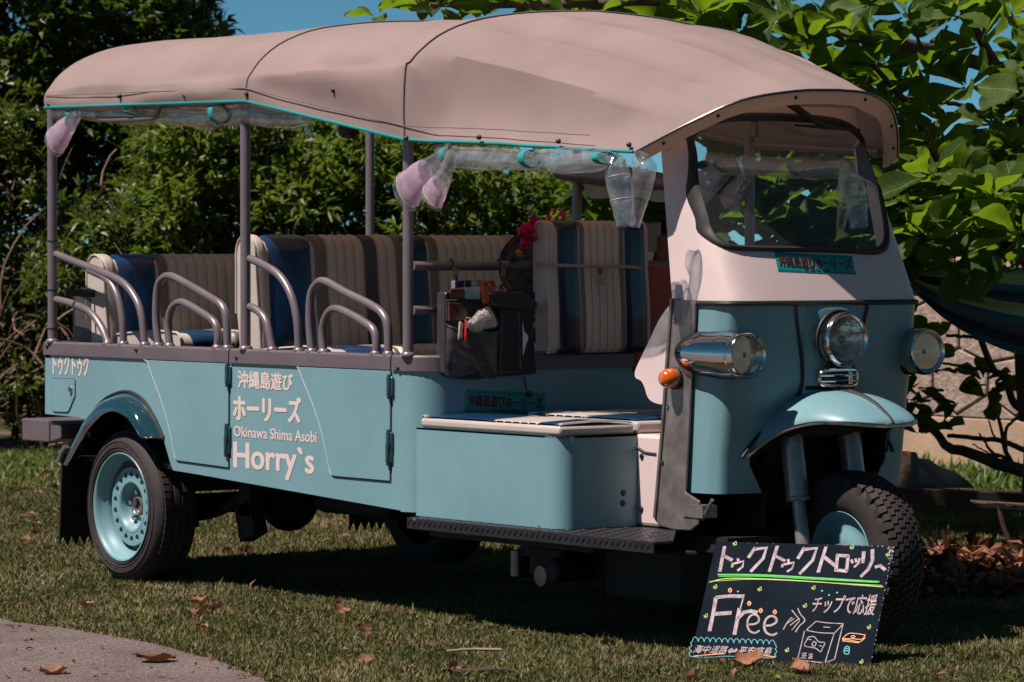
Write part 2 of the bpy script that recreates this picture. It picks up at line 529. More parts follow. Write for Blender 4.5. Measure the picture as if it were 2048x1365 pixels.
# ================================================================== THE SETTING
def ground_material():
    m = bpy.data.materials.new('turf_soil')
    m.use_nodes = True
    N, L = m.node_tree.nodes, m.node_tree.links
    p = N["Principled BSDF"]
    p.inputs["Roughness"].default_value = 0.95
    p.inputs["Specular IOR Level"].default_value = 0.1
    tc = N.new("ShaderNodeTexCoord")
    n1 = N.new("ShaderNodeTexNoise"); n1.inputs["Scale"].default_value = 1.6; n1.inputs["Detail"].default_value = 8
    n2 = N.new("ShaderNodeTexNoise"); n2.inputs["Scale"].default_value = 38; n2.inputs["Detail"].default_value = 6
    L.new(tc.outputs["Object"], n1.inputs["Vector"]); L.new(tc.outputs["Object"], n2.inputs["Vector"])
    r1 = N.new("ShaderNodeValToRGB")
    r1.color_ramp.elements[0].color = (0.045, 0.05, 0.02, 1); r1.color_ramp.elements[0].position = 0.38
    r1.color_ramp.elements[1].color = (0.19, 0.135, 0.09, 1); r1.color_ramp.elements[1].position = 0.68
    L.new(n1.outputs["Fac"], r1.inputs[0])
    mx = N.new("ShaderNodeMix"); mx.data_type = 'RGBA'; mx.blend_type = 'MULTIPLY'; mx.inputs[0].default_value = 0.75
    L.new(r1.outputs[0], mx.inputs[6]); L.new(n2.outputs["Fac"], mx.inputs[7])
    L.new(mx.outputs[2], p.inputs["Base Color"])
    b = N.new("ShaderNodeBump"); b.inputs["Strength"].default_value = 0.7; b.inputs["Distance"].default_value = 0.02
    L.new(n2.outputs["Fac"], b.inputs["Height"]); L.new(b.outputs[0], p.inputs["Normal"])
    return m


def path_material():
    m = bpy.data.materials.new('asphalt_path')
    m.use_nodes = True
    N, L = m.node_tree.nodes, m.node_tree.links
    p = N["Principled BSDF"]
    p.inputs["Roughness"].default_value = 0.85
    tc = N.new("ShaderNodeTexCoord")
    vo = N.new("ShaderNodeTexVoronoi"); vo.inputs["Scale"].default_value = 170
    n1 = N.new("ShaderNodeTexNoise"); n1.inputs["Scale"].default_value = 3; n1.inputs["Detail"].default_value = 7
    L.new(tc.outputs["Object"], vo.inputs["Vector"]); L.new(tc.outputs["Object"], n1.inputs["Vector"])
    hs = N.new("ShaderNodeSeparateColor")
    L.new(vo.outputs["Color"], hs.inputs[0])
    r = N.new("ShaderNodeValToRGB")
    r.color_ramp.elements[0].color = (0.075, 0.056, 0.053, 1); r.color_ramp.elements[0].position = 0.2
    r.color_ramp.elements[1].color = (0.215, 0.16, 0.155, 1); r.color_ramp.elements[1].position = 0.9
    L.new(hs.outputs[0], r.inputs[0])
    mx = N.new("ShaderNodeMix"); mx.data_type = 'RGBA'; mx.blend_type = 'MULTIPLY'; mx.inputs[0].default_value = 0.6
    r2 = N.new("ShaderNodeValToRGB")
    r2.color_ramp.elements[0].color = (0.55, 0.5, 0.48, 1); r2.color_ramp.elements[1].color = (1, 1, 1, 1)
    r2.color_ramp.elements[0].position = 0.35; r2.color_ramp.elements[1].position = 0.6
    L.new(n1.outputs["Fac"], r2.inputs[0])
    L.new(r.outputs[0], mx.inputs[6]); L.new(r2.outputs[0], mx.inputs[7])
    L.new(mx.outputs[2], p.inputs["Base Color"])
    b = N.new("ShaderNodeBump"); b.inputs["Strength"].default_value = 0.8; b.inputs["Distance"].default_value = 0.006
    L.new(vo.outputs["Distance"], b.inputs["Height"]); L.new(b.outputs[0], p.inputs["Normal"])
    return m


def path_edge(x):
    """Y of the lawn's edge along the path"""
    b = float(np.interp(x, [-20, 0.6, 1.2, 2.2, 2.8, 3.35, 4.2, 20], [-1.86, -1.86, -1.85, -1.86, -1.95, -2.12, -2.45, -9.0]))
    return b + 0.035 * noise.noise(Vector((x * 3.1, 0.3, 0))) + 0.018 * noise.noise(Vector((x * 13, 4, 0)))


mb = MB()
mb.add([(-600, -600, 0), (600, -600, 0), (600, 600, 0), (-600, 600, 0)], [(0, 1, 2, 3)])
tag(mb.build('lawn_ground', ground_material(), smooth=0), kind='structure')
mb = MB()
xs = np.concatenate([[-60], np.arange(-8, 8, 0.03), [30]])
mb.grid([[(x, -60, 0.006) for x in xs], [(x, path_edge(x), 0.006) for x in xs]])
tag(mb.build('path', path_material(), smooth=0), kind='structure')


def leaf_mesh(name, mat, parent, base, dirs, nrm, length, width, tint_, fold=0.25, droop=0.15, kind='stuff'):
    """many six-point leaves in one mesh (ground cover, far foliage)"""
    n = len(base)
    d = dirs / np.linalg.norm(dirs, axis=1, keepdims=True)
    s = np.cross(d, nrm)
    s /= np.linalg.norm(s, axis=1, keepdims=True) + 1e-9
    up = np.cross(s, d)
    L_ = length[:, None]
    W = width[:, None]
    v = np.empty((n, 5, 3))
    v[:, 0] = base
    v[:, 1] = base + d * L_ * 0.45 + s * W * 0.5 + up * W * fold
    v[:, 2] = base + d * L_ * 0.5 - up * W * 0.05
    v[:, 3] = base + d * L_ * 0.45 - s * W * 0.5 + up * W * fold
    v[:, 4] = base + d * L_ - up * L_ * droop
    o = np.arange(n)[:, None] * 5
    tri = np.array([[0, 2, 1], [0, 3, 2], [1, 2, 4], [2, 3, 4]]).reshape(1, 12)
    idx = (o + tri).reshape(-1)
    return raw_mesh(name, mat, parent, v.reshape(-1, 3), idx, np.repeat(tint_, 5), kind)


def raw_mesh(name, mat, parent, verts, idx, tint_, kind='stuff'):
    me = bpy.data.meshes.new(name)
    nt = len(idx) // 3
    me.vertices.add(len(verts))
    me.vertices.foreach_set('co', np.ascontiguousarray(verts, np.float32).ravel())
    me.loops.add(len(idx))
    me.loops.foreach_set('vertex_index', np.ascontiguousarray(idx, np.int32))
    me.polygons.add(nt)
    me.polygons.foreach_set('loop_start', np.arange(0, nt * 3, 3, dtype=np.int32))
    me.polygons.foreach_set('loop_total', np.full(nt, 3, np.int32))
    at_ = me.attributes.new('tint', 'FLOAT', 'POINT')
    at_.data.foreach_set('value', np.ascontiguousarray(tint_, np.float32))
    me.materials.append(mat)
    me.update(calc_edges=True)
    me.validate()
    o = bpy.data.objects.new(name, me)
    C.objects.link(o)
    o.parent = parent
    if kind:
        o['kind'] = kind
    return o


def vnoise(p, s):
    return np.array([noise.noise(Vector((a * s, b * s, 3.3))) for a, b in p])


def make_grass():
    # blades in the strip of ground that the lens covers, denser near it
    out = []
    n = 460000
    u = rng.random(n)
    depth = 9.6 + (24.5 - 9.6) * u ** 1.45
    lat = (rng.random(n) - 0.5) * 2.5 / 7.7 * depth * 0.92
    x = CAM[0] + VD[0] * depth + VR[0] * lat
    y = CAM[1] + VD[1] * depth + VR[1] * lat
    pe = np.interp(x, np.arange(-20, 20, 0.02), [path_edge(q) for q in np.arange(-20, 20, 0.02)])
    keep = y > pe + rng.normal(0, 0.018, n)
    x, y, depth = x[keep], y[keep], depth[keep]
    grid_n = 220
    gx, gy = np.linspace(-12, 8, grid_n), np.linspace(-4, 10, grid_n)
    G = np.array([[noise.noise(Vector((a * 1.7, b * 1.7, 0))) + 0.6 * noise.noise(Vector((a * 5.5, b * 5.5, 9))) for b in gy] for a in gx])
    ix = np.clip(((x + 12) / 20 * (grid_n - 1)).astype(int), 0, grid_n - 1)
    iy = np.clip(((y + 4) / 14 * (grid_n - 1)).astype(int), 0, grid_n - 1)
    g = G[ix, iy]
    n = len(x)
    bare = (g < -.42) & (rng.random(len(x)) < .62)
    x, y, depth, g = x[~bare], y[~bare], depth[~bare], g[~bare]
    n = len(x)
    h = (0.009 + 0.010 * rng.random(n)) * (1 + 0.5 * g) * np.where(rng.random(n) > 0.97, 1.9, 1.0)
    h *= np.where(depth > 16, 1.35, 1.0)
    w = 0.0028 + 0.0022 * rng.random(n) + 0.00012 * (depth - 9)
    a = rng.random(n) * 2 * math.pi
    lean = rng.random(n) * 1.1
    dx, dy = np.cos(a), np.sin(a)
    b = rng.random(n) * 2 * math.pi
    v = np.empty((n, 3, 3))
    v[:, 0] = np.c_[x - np.cos(b) * w, y - np.sin(b) * w, np.zeros(n)]
    v[:, 1] = np.c_[x + np.cos(b) * w, y + np.sin(b) * w, np.zeros(n)]
    v[:, 2] = np.c_[x + dx * lean * h, y + dy * lean * h, h]
    t = np.clip(0.36 + 0.85 * g + rng.normal(0, 0.24, n), 0, 1)
    raw_mesh('grass', M['grass'], None, v.reshape(-1, 3), np.arange(n * 3), np.repeat(t, 3))


make_grass()

# ------------------------------------------------------------------ shrubs and hedge far behind
def sprigs(px0, px1, top_fn, bot, depth0, thick, count, leaf_len, leaf_w, per=8, clump=0.5, upb=0.5):
    """leaf positions of a shrub mass between survey columns px0..px1: denser on its lumpy camera side"""
    B, D, Nn, Ln, Wd, T = [], [], [], [], [], []
    tries = 0
    sc = 7700 / depth0
    while len(B) < count and tries < count * 6:
        tries += 1
        px = random.uniform(px0, px1)
        ztop = 1.244 + (506 - top_fn(px)) / sc
        zb = bot
        z = zb + (ztop - zb) * random.random() ** 0.85
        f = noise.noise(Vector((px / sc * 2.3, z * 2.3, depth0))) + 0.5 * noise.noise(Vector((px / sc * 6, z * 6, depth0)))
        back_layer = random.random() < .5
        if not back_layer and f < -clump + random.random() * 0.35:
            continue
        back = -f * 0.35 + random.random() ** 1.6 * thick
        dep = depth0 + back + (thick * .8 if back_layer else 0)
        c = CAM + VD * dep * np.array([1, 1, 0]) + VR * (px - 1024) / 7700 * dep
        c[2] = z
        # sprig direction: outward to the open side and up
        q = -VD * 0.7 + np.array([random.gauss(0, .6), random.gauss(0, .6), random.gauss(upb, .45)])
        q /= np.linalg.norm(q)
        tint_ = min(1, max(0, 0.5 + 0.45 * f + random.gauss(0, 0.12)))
        for k in range(per):
            dd = q + np.array([random.gauss(0, .75), random.gauss(0, .75), random.gauss(0, .6)])
            B.append(c + q * random.random() * leaf_len * 1.2)
            D.append(dd)
            Nn.append((random.gauss(-.25, .5), random.gauss(-.4, .5), 1.0))
            Ln.append(leaf_len * random.uniform(.65, 1.2))
            Wd.append(leaf_w * random.uniform(.7, 1.25))
            T.append(min(1, max(0, tint_ + random.gauss(0, .14))))
    return np.array(B), np.array(D), np.array(Nn), np.array(Ln), np.array(Wd), np.array(T)


def lit(p):
    return lambda x: float(np.interp(x, [q[0] for q in p], [q[1] for q in p]))


def add_stems(root, px0, px1, zlo, zhi, depth, n, r, name='stem', mat=None, wild=0.25, thick=0.5):
    for i in range(n):
        px = random.uniform(px0, px1)
        d = depth - 0.45 + random.random() * thick
        c = CAM + VD * d * np.array([1, 1, 0]) + VR * (px - 1024) / 7700 * d
        z0 = random.uniform(zlo, lerp(zlo, zhi, .55))
        c[2] = z0
        L_ = random.uniform(.35, 1.0)
        dr = np.array([random.gauss(0, .5), random.gauss(0, .5), random.uniform(.15, 1.0)])
        pts = [c]
        for k in range(4):
            dr = dr + np.array([random.gauss(0, wild), random.gauss(0, wild), random.gauss(0, wild)])
            pts.append(pts[-1] + dr / np.linalg.norm(dr) * L_ / 4)
        m_ = MB()
        m_.tube(spline(pts, 7), list(np.linspace(r, r * .35, 7)), 5)
        m_.build(name, mat or M['twig'], root)


def shrub(name, label, cat, px0, px1, top_fn, bot, depth, thick, count, ll, lw, mat, stems, per=8, clump=0.5, wild=.25, zhi=1.8):
    base = CAM + VD * depth * np.array([1, 1, 0]) + VR * ((px0 + px1) / 2 - 1024) / 7700 * depth
    base[2] = 0
    root = thing(name, label, cat)
    B, D, Nn, Ln, Wd, T = sprigs(px0, px1, top_fn, bot, depth, thick, count, ll, lw, per, clump)
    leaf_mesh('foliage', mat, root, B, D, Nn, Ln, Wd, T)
    add_stems(root, px0, px1, 0.0, zhi, depth, stems, 0.008, 'twig', M['twig'], wild, thick * .6)
    for k in range(5):                                   # main stems in the mass
        px = lerp(px0, px1, (k + .5) / 5)
        d = depth + .35
        c = CAM + VD * d * np.array([1, 1, 0]) + VR * (px - 1024) / 7700 * d
        c[2] = 0
        m_ = MB()
        m_.tube(spline([c, c + [.03, .02, .5], c + [-.06, .05, 1.1], c + [.05, -.03, zhi]], 9), list(np.linspace(.03, .01, 9)), 6)
        m_.build('stem', M['bark'], root)
    return root


shrub('tall_shrub', 'tall dark evergreen shrub rising behind the rear end of the canopy', 'shrub', -160, 470,
      lit([(-160, -260), (330, -260), (400, -120), (440, 20), (470, 130)]), 1.55, 25.2, 1.3, 34000, .10, .042, M['shrub'], 110, 7, .26, .3, 3.2)
shrub('wild_shrub', 'twiggy dark shrub with bare stems at the far left behind the bumper', 'shrub', -160, 330,
      lit([(-160, 180), (100, 230), (330, 270)]), .05, 24.3, .9, 36000, .08, .026, M['shrub'], 75, 8, .24, .3, 1.7)
shrub('leafy_hedge', 'dense green hedge of narrow leaves behind the passenger rows', 'hedge', 290, 860,
      lit([(290, 240), (420, 215), (520, 225), (640, 235), (700, 215), (860, 235)]), .05, 24.0, .9, 50000, .095, .028, M['hedge'], 60, 9, .5, .25, 1.5)
shrub('sunlit_hedge', 'sunlit lighter hedge between the front roof posts and spare backrest', 'hedge', 800, 1340,
      lit([(800, 250), (900, 280), (1000, 290), (1120, 315), (1250, 350), (1340, 400)]), .05, 23.6, .9, 38000, .085, .028, M['hedge'], 22, 8, .6, .25, 1.3)

# ------------------------------------------------------------------ block wall at the right
WY = 6.5
wall = thing('stone_wall', 'rough grey wall of large polygonal stones on a beige plinth', 'wall', (-2.0, WY, 0))
wall.location = (0, 0, 0)
M['stone'] = material('rough_stone', (0.38, 0.285, 0.235), 0.95, var=0.45, scale=16, detail=10, bump=1.0, bscale=55)
M['mortar'] = material('raised_mortar', (0.27, 0.20, 0.165), 0.9, var=0.3, scale=12, bump=0.4, bscale=60)
M['plinth'] = material('beige_plinth', (0.44, 0.30, 0.21), 0.9, var=0.25, scale=3, detail=10, bump=0.3, bscale=40)
mb = MB(); mb.box((-9, WY, 0), (4.5, WY + .3, .325))
mb.build('plinth', M['plinth'], wall, smooth=0, bevel=.008)
mb = MB(); mb.box((-9, WY + .03, .325), (4.5, WY + .3, 1.16))
mb.build('wall_core', M['mortar'], wall, smooth=0)
mb = MB(); mb.box((-9, WY - .01, 1.16), (4.5, WY + .33, 1.22))
mb.build('coping', M['plinth'], wall, smooth=0, bevel=.01)
# polygonal stones: a jittered hexagon net with recessed joints, clipped between plinth and coping
def jit(a, b):
    r1, r2 = noise.noise(Vector((a * 3.1, b * 4.3, 1.5))), noise.noise(Vector((a * 3.3, b * 3.7, 7.5)))
    return a + .06 * r1, b + .05 * r2
HW, HH = .44, .36
for r_ in range(-1, 4):
    zc = .52 + r_ * HH * .75
    for c_i in range(-16, 5):
        xc = -.1 + c_i * HW + (r_ % 2) * HW / 2
        pts = [jit(xc + HW / 2 * a, zc + HH / 2 * b) for a, b in ((-1, -.5), (0, -1), (1, -.5), (1, .5), (0, 1), (-1, .5))]
        cx_, cz2 = sum(p[0] for p in pts) / 6, sum(p[1] for p in pts) / 6
        pts = [(cx_ + (a - cx_) * .955, cz2 + (b - cz2) * .955) for a, b in pts]
        for lim, sg in ((.332, 1), (1.155, -1)):               # clip
            out = []
            for q in range(len(pts)):
                p_, n_ = pts[q], pts[(q + 1) % len(pts)]
                ip, in_ = (p_[1] - lim) * sg >= 0, (n_[1] - lim) * sg >= 0
                if ip: out.append(p_)
                if ip != in_:
                    t = (lim - p_[1]) / (n_[1] - p_[1])
                    out.append((lerp(p_[0], n_[0], t), lim))
            pts = out
            if len(pts) < 3: break
        if len(pts) < 3: continue
        m_ = MB(); m_.prism([(a, WY, b) for a, b in reversed(pts)], (0, .05, 0))
        m_.build('stone', M['stone'], wall, smooth=0, bevel=.007, seg=1)

# weeds along the wall foot and at the lawn's far edge
n = 2600
bx = np.c_[rng.uniform(-5, 1.6, n), WY - .05 - rng.random(n) ** 2 * .8, np.zeros(n)]
leaf_mesh('weeds', M['weed'], None, bx, np.c_[rng.normal(0, .6, n), rng.normal(-.2, .6, n), 0.5 + rng.random(n)], np.c_[rng.normal(0, .6, n), rng.normal(0, .6, n) - .6, np.ones(n) * .6],
          rng.uniform(.06, .16, n), rng.uniform(.012, .035, n), rng.random(n))
n = 900                                                   # small broad weeds in the turf
cpx, cpy = rng.uniform(-30, 2080, 70), rng.uniform(960, 1360, 70)
ci = rng.integers(0, 70, n)
bx = np.array([at(a, b, 'z', .008) for a, b in zip(cpx, cpy)])[ci] + np.c_[rng.normal(0, .03, n), rng.normal(0, .03, n), np.zeros(n)]
bx = bx[[b[1] > path_edge(b[0]) + .03 for b in bx]]; n = len(bx)
leaf_mesh('lawn_weeds', M['weed'], None, bx, np.c_[rng.normal(0, 1, n), rng.normal(0, 1, n), rng.random(n) * .7], np.c_[rng.normal(0, .3, n), rng.normal(0, .3, n), np.ones(n)],
          rng.uniform(.015, .035, n), rng.uniform(.006, .014, n), rng.random(n))
n = 5200
px = rng.uniform(-60, 1500, n)
dp = 23.4 - rng.random(n) ** 1.5 * 3.2
bx = np.c_[CAM[0] + VD[0] * dp + VR[0] * (px - 1024) / 7700 * dp, CAM[1] + VD[1] * dp + VR[1] * (px - 1024) / 7700 * dp, np.zeros(n)]
leaf_mesh('ground_cover', M['weed'], None, bx, np.c_[rng.normal(0, .6, n), rng.normal(-.2, .6, n), 0.3 + rng.random(n)], np.c_[rng.normal(0, .6, n), rng.normal(0, .6, n) - .4, np.ones(n)],
          rng.uniform(.03, .10, n), rng.uniform(.008, .02, n), rng.random(n))

# ================================================================== THE VEHICLE (X forward, near side is -Y)
tuk = thing('tuk_tuk', 'long pale teal three wheeled passenger trolley with cream canvas roof and striped benches', 'tuk tuk')
YS = -0.75                                               # near body side


def A(px, py, ax='y', v=YS):
    return tuple(at(px, py, ax, v))


# ---------------- body tub
def xz(pts, y=YS):
    return [A(px, py, 'y', y) for px, py in pts]


ARCH_O = [(128, 931), (160, 868), (178, 838), (205, 805), (225, 792), (248, 785), (268, 789), (290, 806), (310, 838), (327, 877)]
ARCH_I = [(133, 932), (166, 874), (184, 849), (206, 828), (225, 822), (240, 826), (257, 838), (271, 858), (280, 872), (294, 877)]
ARCH_Y = [.79, .80, .815, .82, .82, .82, .82, .82, .815, .80]
ztop = .862
arch_sp = spline([A(px, py) for px, py in ARCH_O[2:]], 24)
outline = [(-.475, YS, ztop), (-.478, YS, .615), A(150, 834)] + [(p[0], YS, p[2] - .004) for p in arch_sp]
outline += [A(334, 903), A(341, 928), A(346, 941), A(400, 950), (2.0, YS, .372), (2.0, YS, ztop)]
mb = MB()
mb.prism(outline, (0, .02, 0))
side = mb.build('side_panel', M['teal'], tuk, smooth=20)
mirrored(mb).build('side_panel', M['teal'], tuk, smooth=20)
# rounded corner and cross wall in front of the passenger rows
def corner_path(y0, r, x0, xf, n=9):
    return [(x0 + (xf - x0) * math.sin(a), y0 + r * (1 - math.cos(a))) for a in np.linspace(0, math.pi / 2, n)]


cp = corner_path(YS, .12, 2.0, 2.12)
full = [(x, y) for x, y in cp] + [(2.12, -y) for y in (.5, .25, 0, -.25, -.5)] + [(x, -y) for x, y in reversed(cp)]
mb = MB()
zl = [.372 + (.0 if i < 9 else 0) for i in range(len(full))]
mb.grid([[(x, y, .368) for x, y in full], [(x, y, .6) for x, y in full], [(x, y, ztop) for x, y in full]])
mb.build('front_wall', M['teal'], tuk, smooth=60, solid=.02, out=(1, 0, 0))
mb = MB(); mb.box((-.475, -.73, .615), (-.455, .73, ztop)); mb.build('tailboard', M['teal'], tuk, smooth=0)
mb = MB(); mb.box((-.45, -.725, .44), (2.10, .725, .46)); mb.build('floor', M['black'], tuk, smooth=0)
# grey rail round the top edge, in sections split by the doors
def trim(x0, x1, name='side_rail'):
    m_ = MB()
    sec = [(-.008, -.015), (-.008, .0), (-.006, .030), (.0, .036), (.06, .036), (.06, .02), (.012, .02), (.012, -.015)]
    rows = [[(x, YS + a, .862 + b) for a, b in sec] for x in (x0, x1)]
    m_.grid([list(r) + [r[0]] for r in rows])
    m_.add(rows[0], [tuple(range(8))]); m_.add(rows[1], [tuple(range(7, -1, -1))])
    m_.build(name, M['trim'], tuk, smooth=25)
    mirrored(m_).build(name, M['trim'], tuk, smooth=25)


XD1, XD2 = A(461, 800)[0], A(785, 850)[0]
trim(-.478, XD1 - .004); trim(XD1 + .004, XD2 - .004); trim(XD2 + .004, 2.0)
mb = MB()
off = [(0.008, -.017), (.008, .03), (.002, .036), (-.06, .036), (-.06, -.0)]
def offset_path(pth, d):
    out = []
    for i, p in enumerate(pth):
        a, b = np.array(pth[max(i - 1, 0)]), np.array(pth[min(i + 1, len(pth) - 1)])
        t = (b - a) / np.linalg.norm(b - a)
        out.append((p[0] + t[1] * d, p[1] - t[0] * d))
    return out
mb.grid([[(x, y, .862 + b) for x, y in offset_path(full, a)] for a, b in off])
mb.build('front_rail', M['trim'], tuk, smooth=40)
mb = MB(); mb.box((-.486, -.75, .83), (-.43, .75, .899)); mb.build('rear_rail', M['trim'], tuk, smooth=0, bevel=.006)
# doors
door1 = [(291, 702), (301, 735), (312, 765), (325, 800), (338, 845), (346, 880), (351, 908), (356, 922), (459, 936), (459.5, 725)]
door2 = [(597, 722), (605, 752), (617, 780), (633, 822), (648, 872), (657, 915), (662, 941), (669, 953), (782, 963), (783.5, 748)]
for d, hinges in ((door1, ((458, 752), (457, 872), (456, 892))), (door2, ((782, 775), (781, 885), (780, 908)))):
    c_ = spline([A(px, py) for px, py in d[:8]], 22) + [np.array(A(*d[8])), np.array(A(*d[9]))]
    for q_ in c_: q_[2] = min(q_[2], .8445)
    c_[0][2] = c_[-1][2] = .8445
    c_ = [c_[0]] + [q_ for q_ in c_[1:-1] if q_[2] < .843] + [c_[-1]]
    mb = MB()
    mb.prism([(p[0], YS - .0065, p[2]) for p in c_], (0, .0055, 0))
    dr = mb.build('door', M['teal'], tuk, smooth=0, bevel=.0025, seg=1)
    m2 = mirrored(mb).build('door', M['teal'], tuk, smooth=0)
    g = MB()
    g.tube([(p[0], YS - .001, p[2]) for p in c_[-4:]], .0042, 6)
    g.build('door_gap', M['rubber'], dr)
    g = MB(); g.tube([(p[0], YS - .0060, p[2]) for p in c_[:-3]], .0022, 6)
    g.build('door_highlight', M['edge'], dr)  # bright line of the curved edge, a highlight put in as a pale tube
    for hx, hy in hinges:
        x, _, z = A(hx, hy)
        h = MB()
        h.tube([(x + .004, YS - .010, z + .045), (x + .004, YS - .010, z - .04)], .0085, 8)
        h.box((x - .016, YS - .010, z - .03), (x + .022, YS - .002, z + .035))
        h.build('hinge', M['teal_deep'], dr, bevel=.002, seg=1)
# fuel flap
fl = [(106, 757), (106, 821), (110, 824), (135, 825), (139, 822), (151, 792), (151, 762), (148, 759)]
c_ = [A(px, py) for px, py in fl]
mb = MB(); mb.prism([(p[0], YS - .004, p[2]) for p in c_], (0, .0035, 0))
ff = mb.build('fuel_flap', M['teal'], tuk, smooth=20, bevel=.002)
g = MB(); g.tube([(p[0], YS - .0012, p[2]) for p in c_], .0026, 5, closed=True); g.build('flap_gap', M['rubber'], ff)
p = A(144, 779)
g = MB(); g.lathe([(0, .014), (.007, .013), (.011, .006), (.012, 0)], (p[0], YS - .004, p[2]), (0, -1, 0), 12)
g.build('latch', M['chrome'], ff)
for px, py in ((98, 693), (276, 700), (477, 716), (800, 737)):       # studs on the rail
    p = A(px, py)
    g = MB(); g.lathe([(0, .006), (.006, .005), (.009, 0)], (p[0], YS - .008, p[2]), (0, -1, 0), 10)
    g.build('stud', M['black'], tuk)

# ---------------- wheel arches, mud flaps, bumper
def arch_flare(sgn):
    n_ = 36
    So = spline([A(px, py, 'y', -.753) for px, py in ARCH_O], n_)
    Si = spline([A(px, py, 'y', -y) for (px, py), y in zip(ARCH_I, ARCH_Y)], n_)
    rows = []
    for a, b in zip(So, Si):
        row = []
        w_ = np.linalg.norm(b - a)
        for u in np.linspace(0, 1, 9):
            p_ = lerp(a, b, u)
            p_ = p_ + np.array([0, -1, .35]) * .30 * w_ * math.sin(math.pi * u) * .5
            row.append((p_[0], -sgn * p_[1], p_[2]))
        row.append((b[0], -sgn * (b[1] + .012), b[2] + .004))
        row.append((b[0], -sgn * (b[1] + .04), b[2] + .012))
        rows.append(row)
    m_ = MB(); m_.grid(rows)
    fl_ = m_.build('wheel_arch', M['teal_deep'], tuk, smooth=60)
    g_ = MB(); g_.tube([(p_[0], -sgn * (p_[1] - .001), p_[2] + .003) for p_ in So], .0062, 6)
    g_.build('arch_seal', M['rubber'], fl_)
    g_ = MB(); g_.tube([rows[-1][k] for k in range(9)], .0035, 6); g_.tube([r_[8] for r_ in rows], .003, 6)
    g_.build('arch_edge', M['chrome'], fl_)
    m_ = MB()
    ins = [(-.33, .40), (-.30, .52)] + [(p_[0], p_[2] - .012) for p_ in So[8:]] + [(.50, .45), (.53, .36)]
    m_.grid([[(x, sgn * y, z) for x, z in ins] for y in (.728, .45)])
    m_.grid([[(x, sgn * .45, z) for x, z in ins], [(x, sgn * .45, .40) for x, z in ins]])
    m_.build('inner_arch', M['chassis'], tuk)
    m_ = MB()
    z0 = .115
    n_ = 7
    pts = [(-.275, sgn * .79, .50), (-.285, sgn * .80, z0)]
    for k in range(n_):
        y0, y1 = .80 - .26 * k / n_, .80 - .26 * (k + 1) / n_
        pts += [(-.285, sgn * (y0 * .55 + y1 * .45), z0 + .038), (-.285, sgn * y1, z0)]
    pts += [(-.275, sgn * .54, .55)]
    m_.prism(pts, (.010, 0, 0))
    m_.build('mud_flap', M['rubber'], tuk, smooth=0)
    m_ = MB(); m_.tube([(-.283, sgn * .795, .44), (-.26, sgn * .795, .475), (-.235, sgn * .79, .50)], .012, 8)
    m_.build('flap_bracket', M['steel'], tuk)


arch_flare(-1); arch_flare(1)
mb = MB()
sec = [(-.76, .505), (-.76, .59), (-.56, .59), (-.49, .585), (-.44, .56), (-.44, .50)]
prof_y = [-.73, .73]
mb.prism([(x, -.73, z) for x, z in [(-.705, .502), (-.705, .590), (-.485, .590), (-.485, .502)]], (0, 1.46, 0))
mb.prism([(x, -.725, z) for x, z in [(-.4845, .503), (-.4845, .589), (-.40, .575), (-.40, .52)]], (0, 1.45, 0))
mb.build('bumper', M['trim'], tuk, smooth=0, bevel=.006)

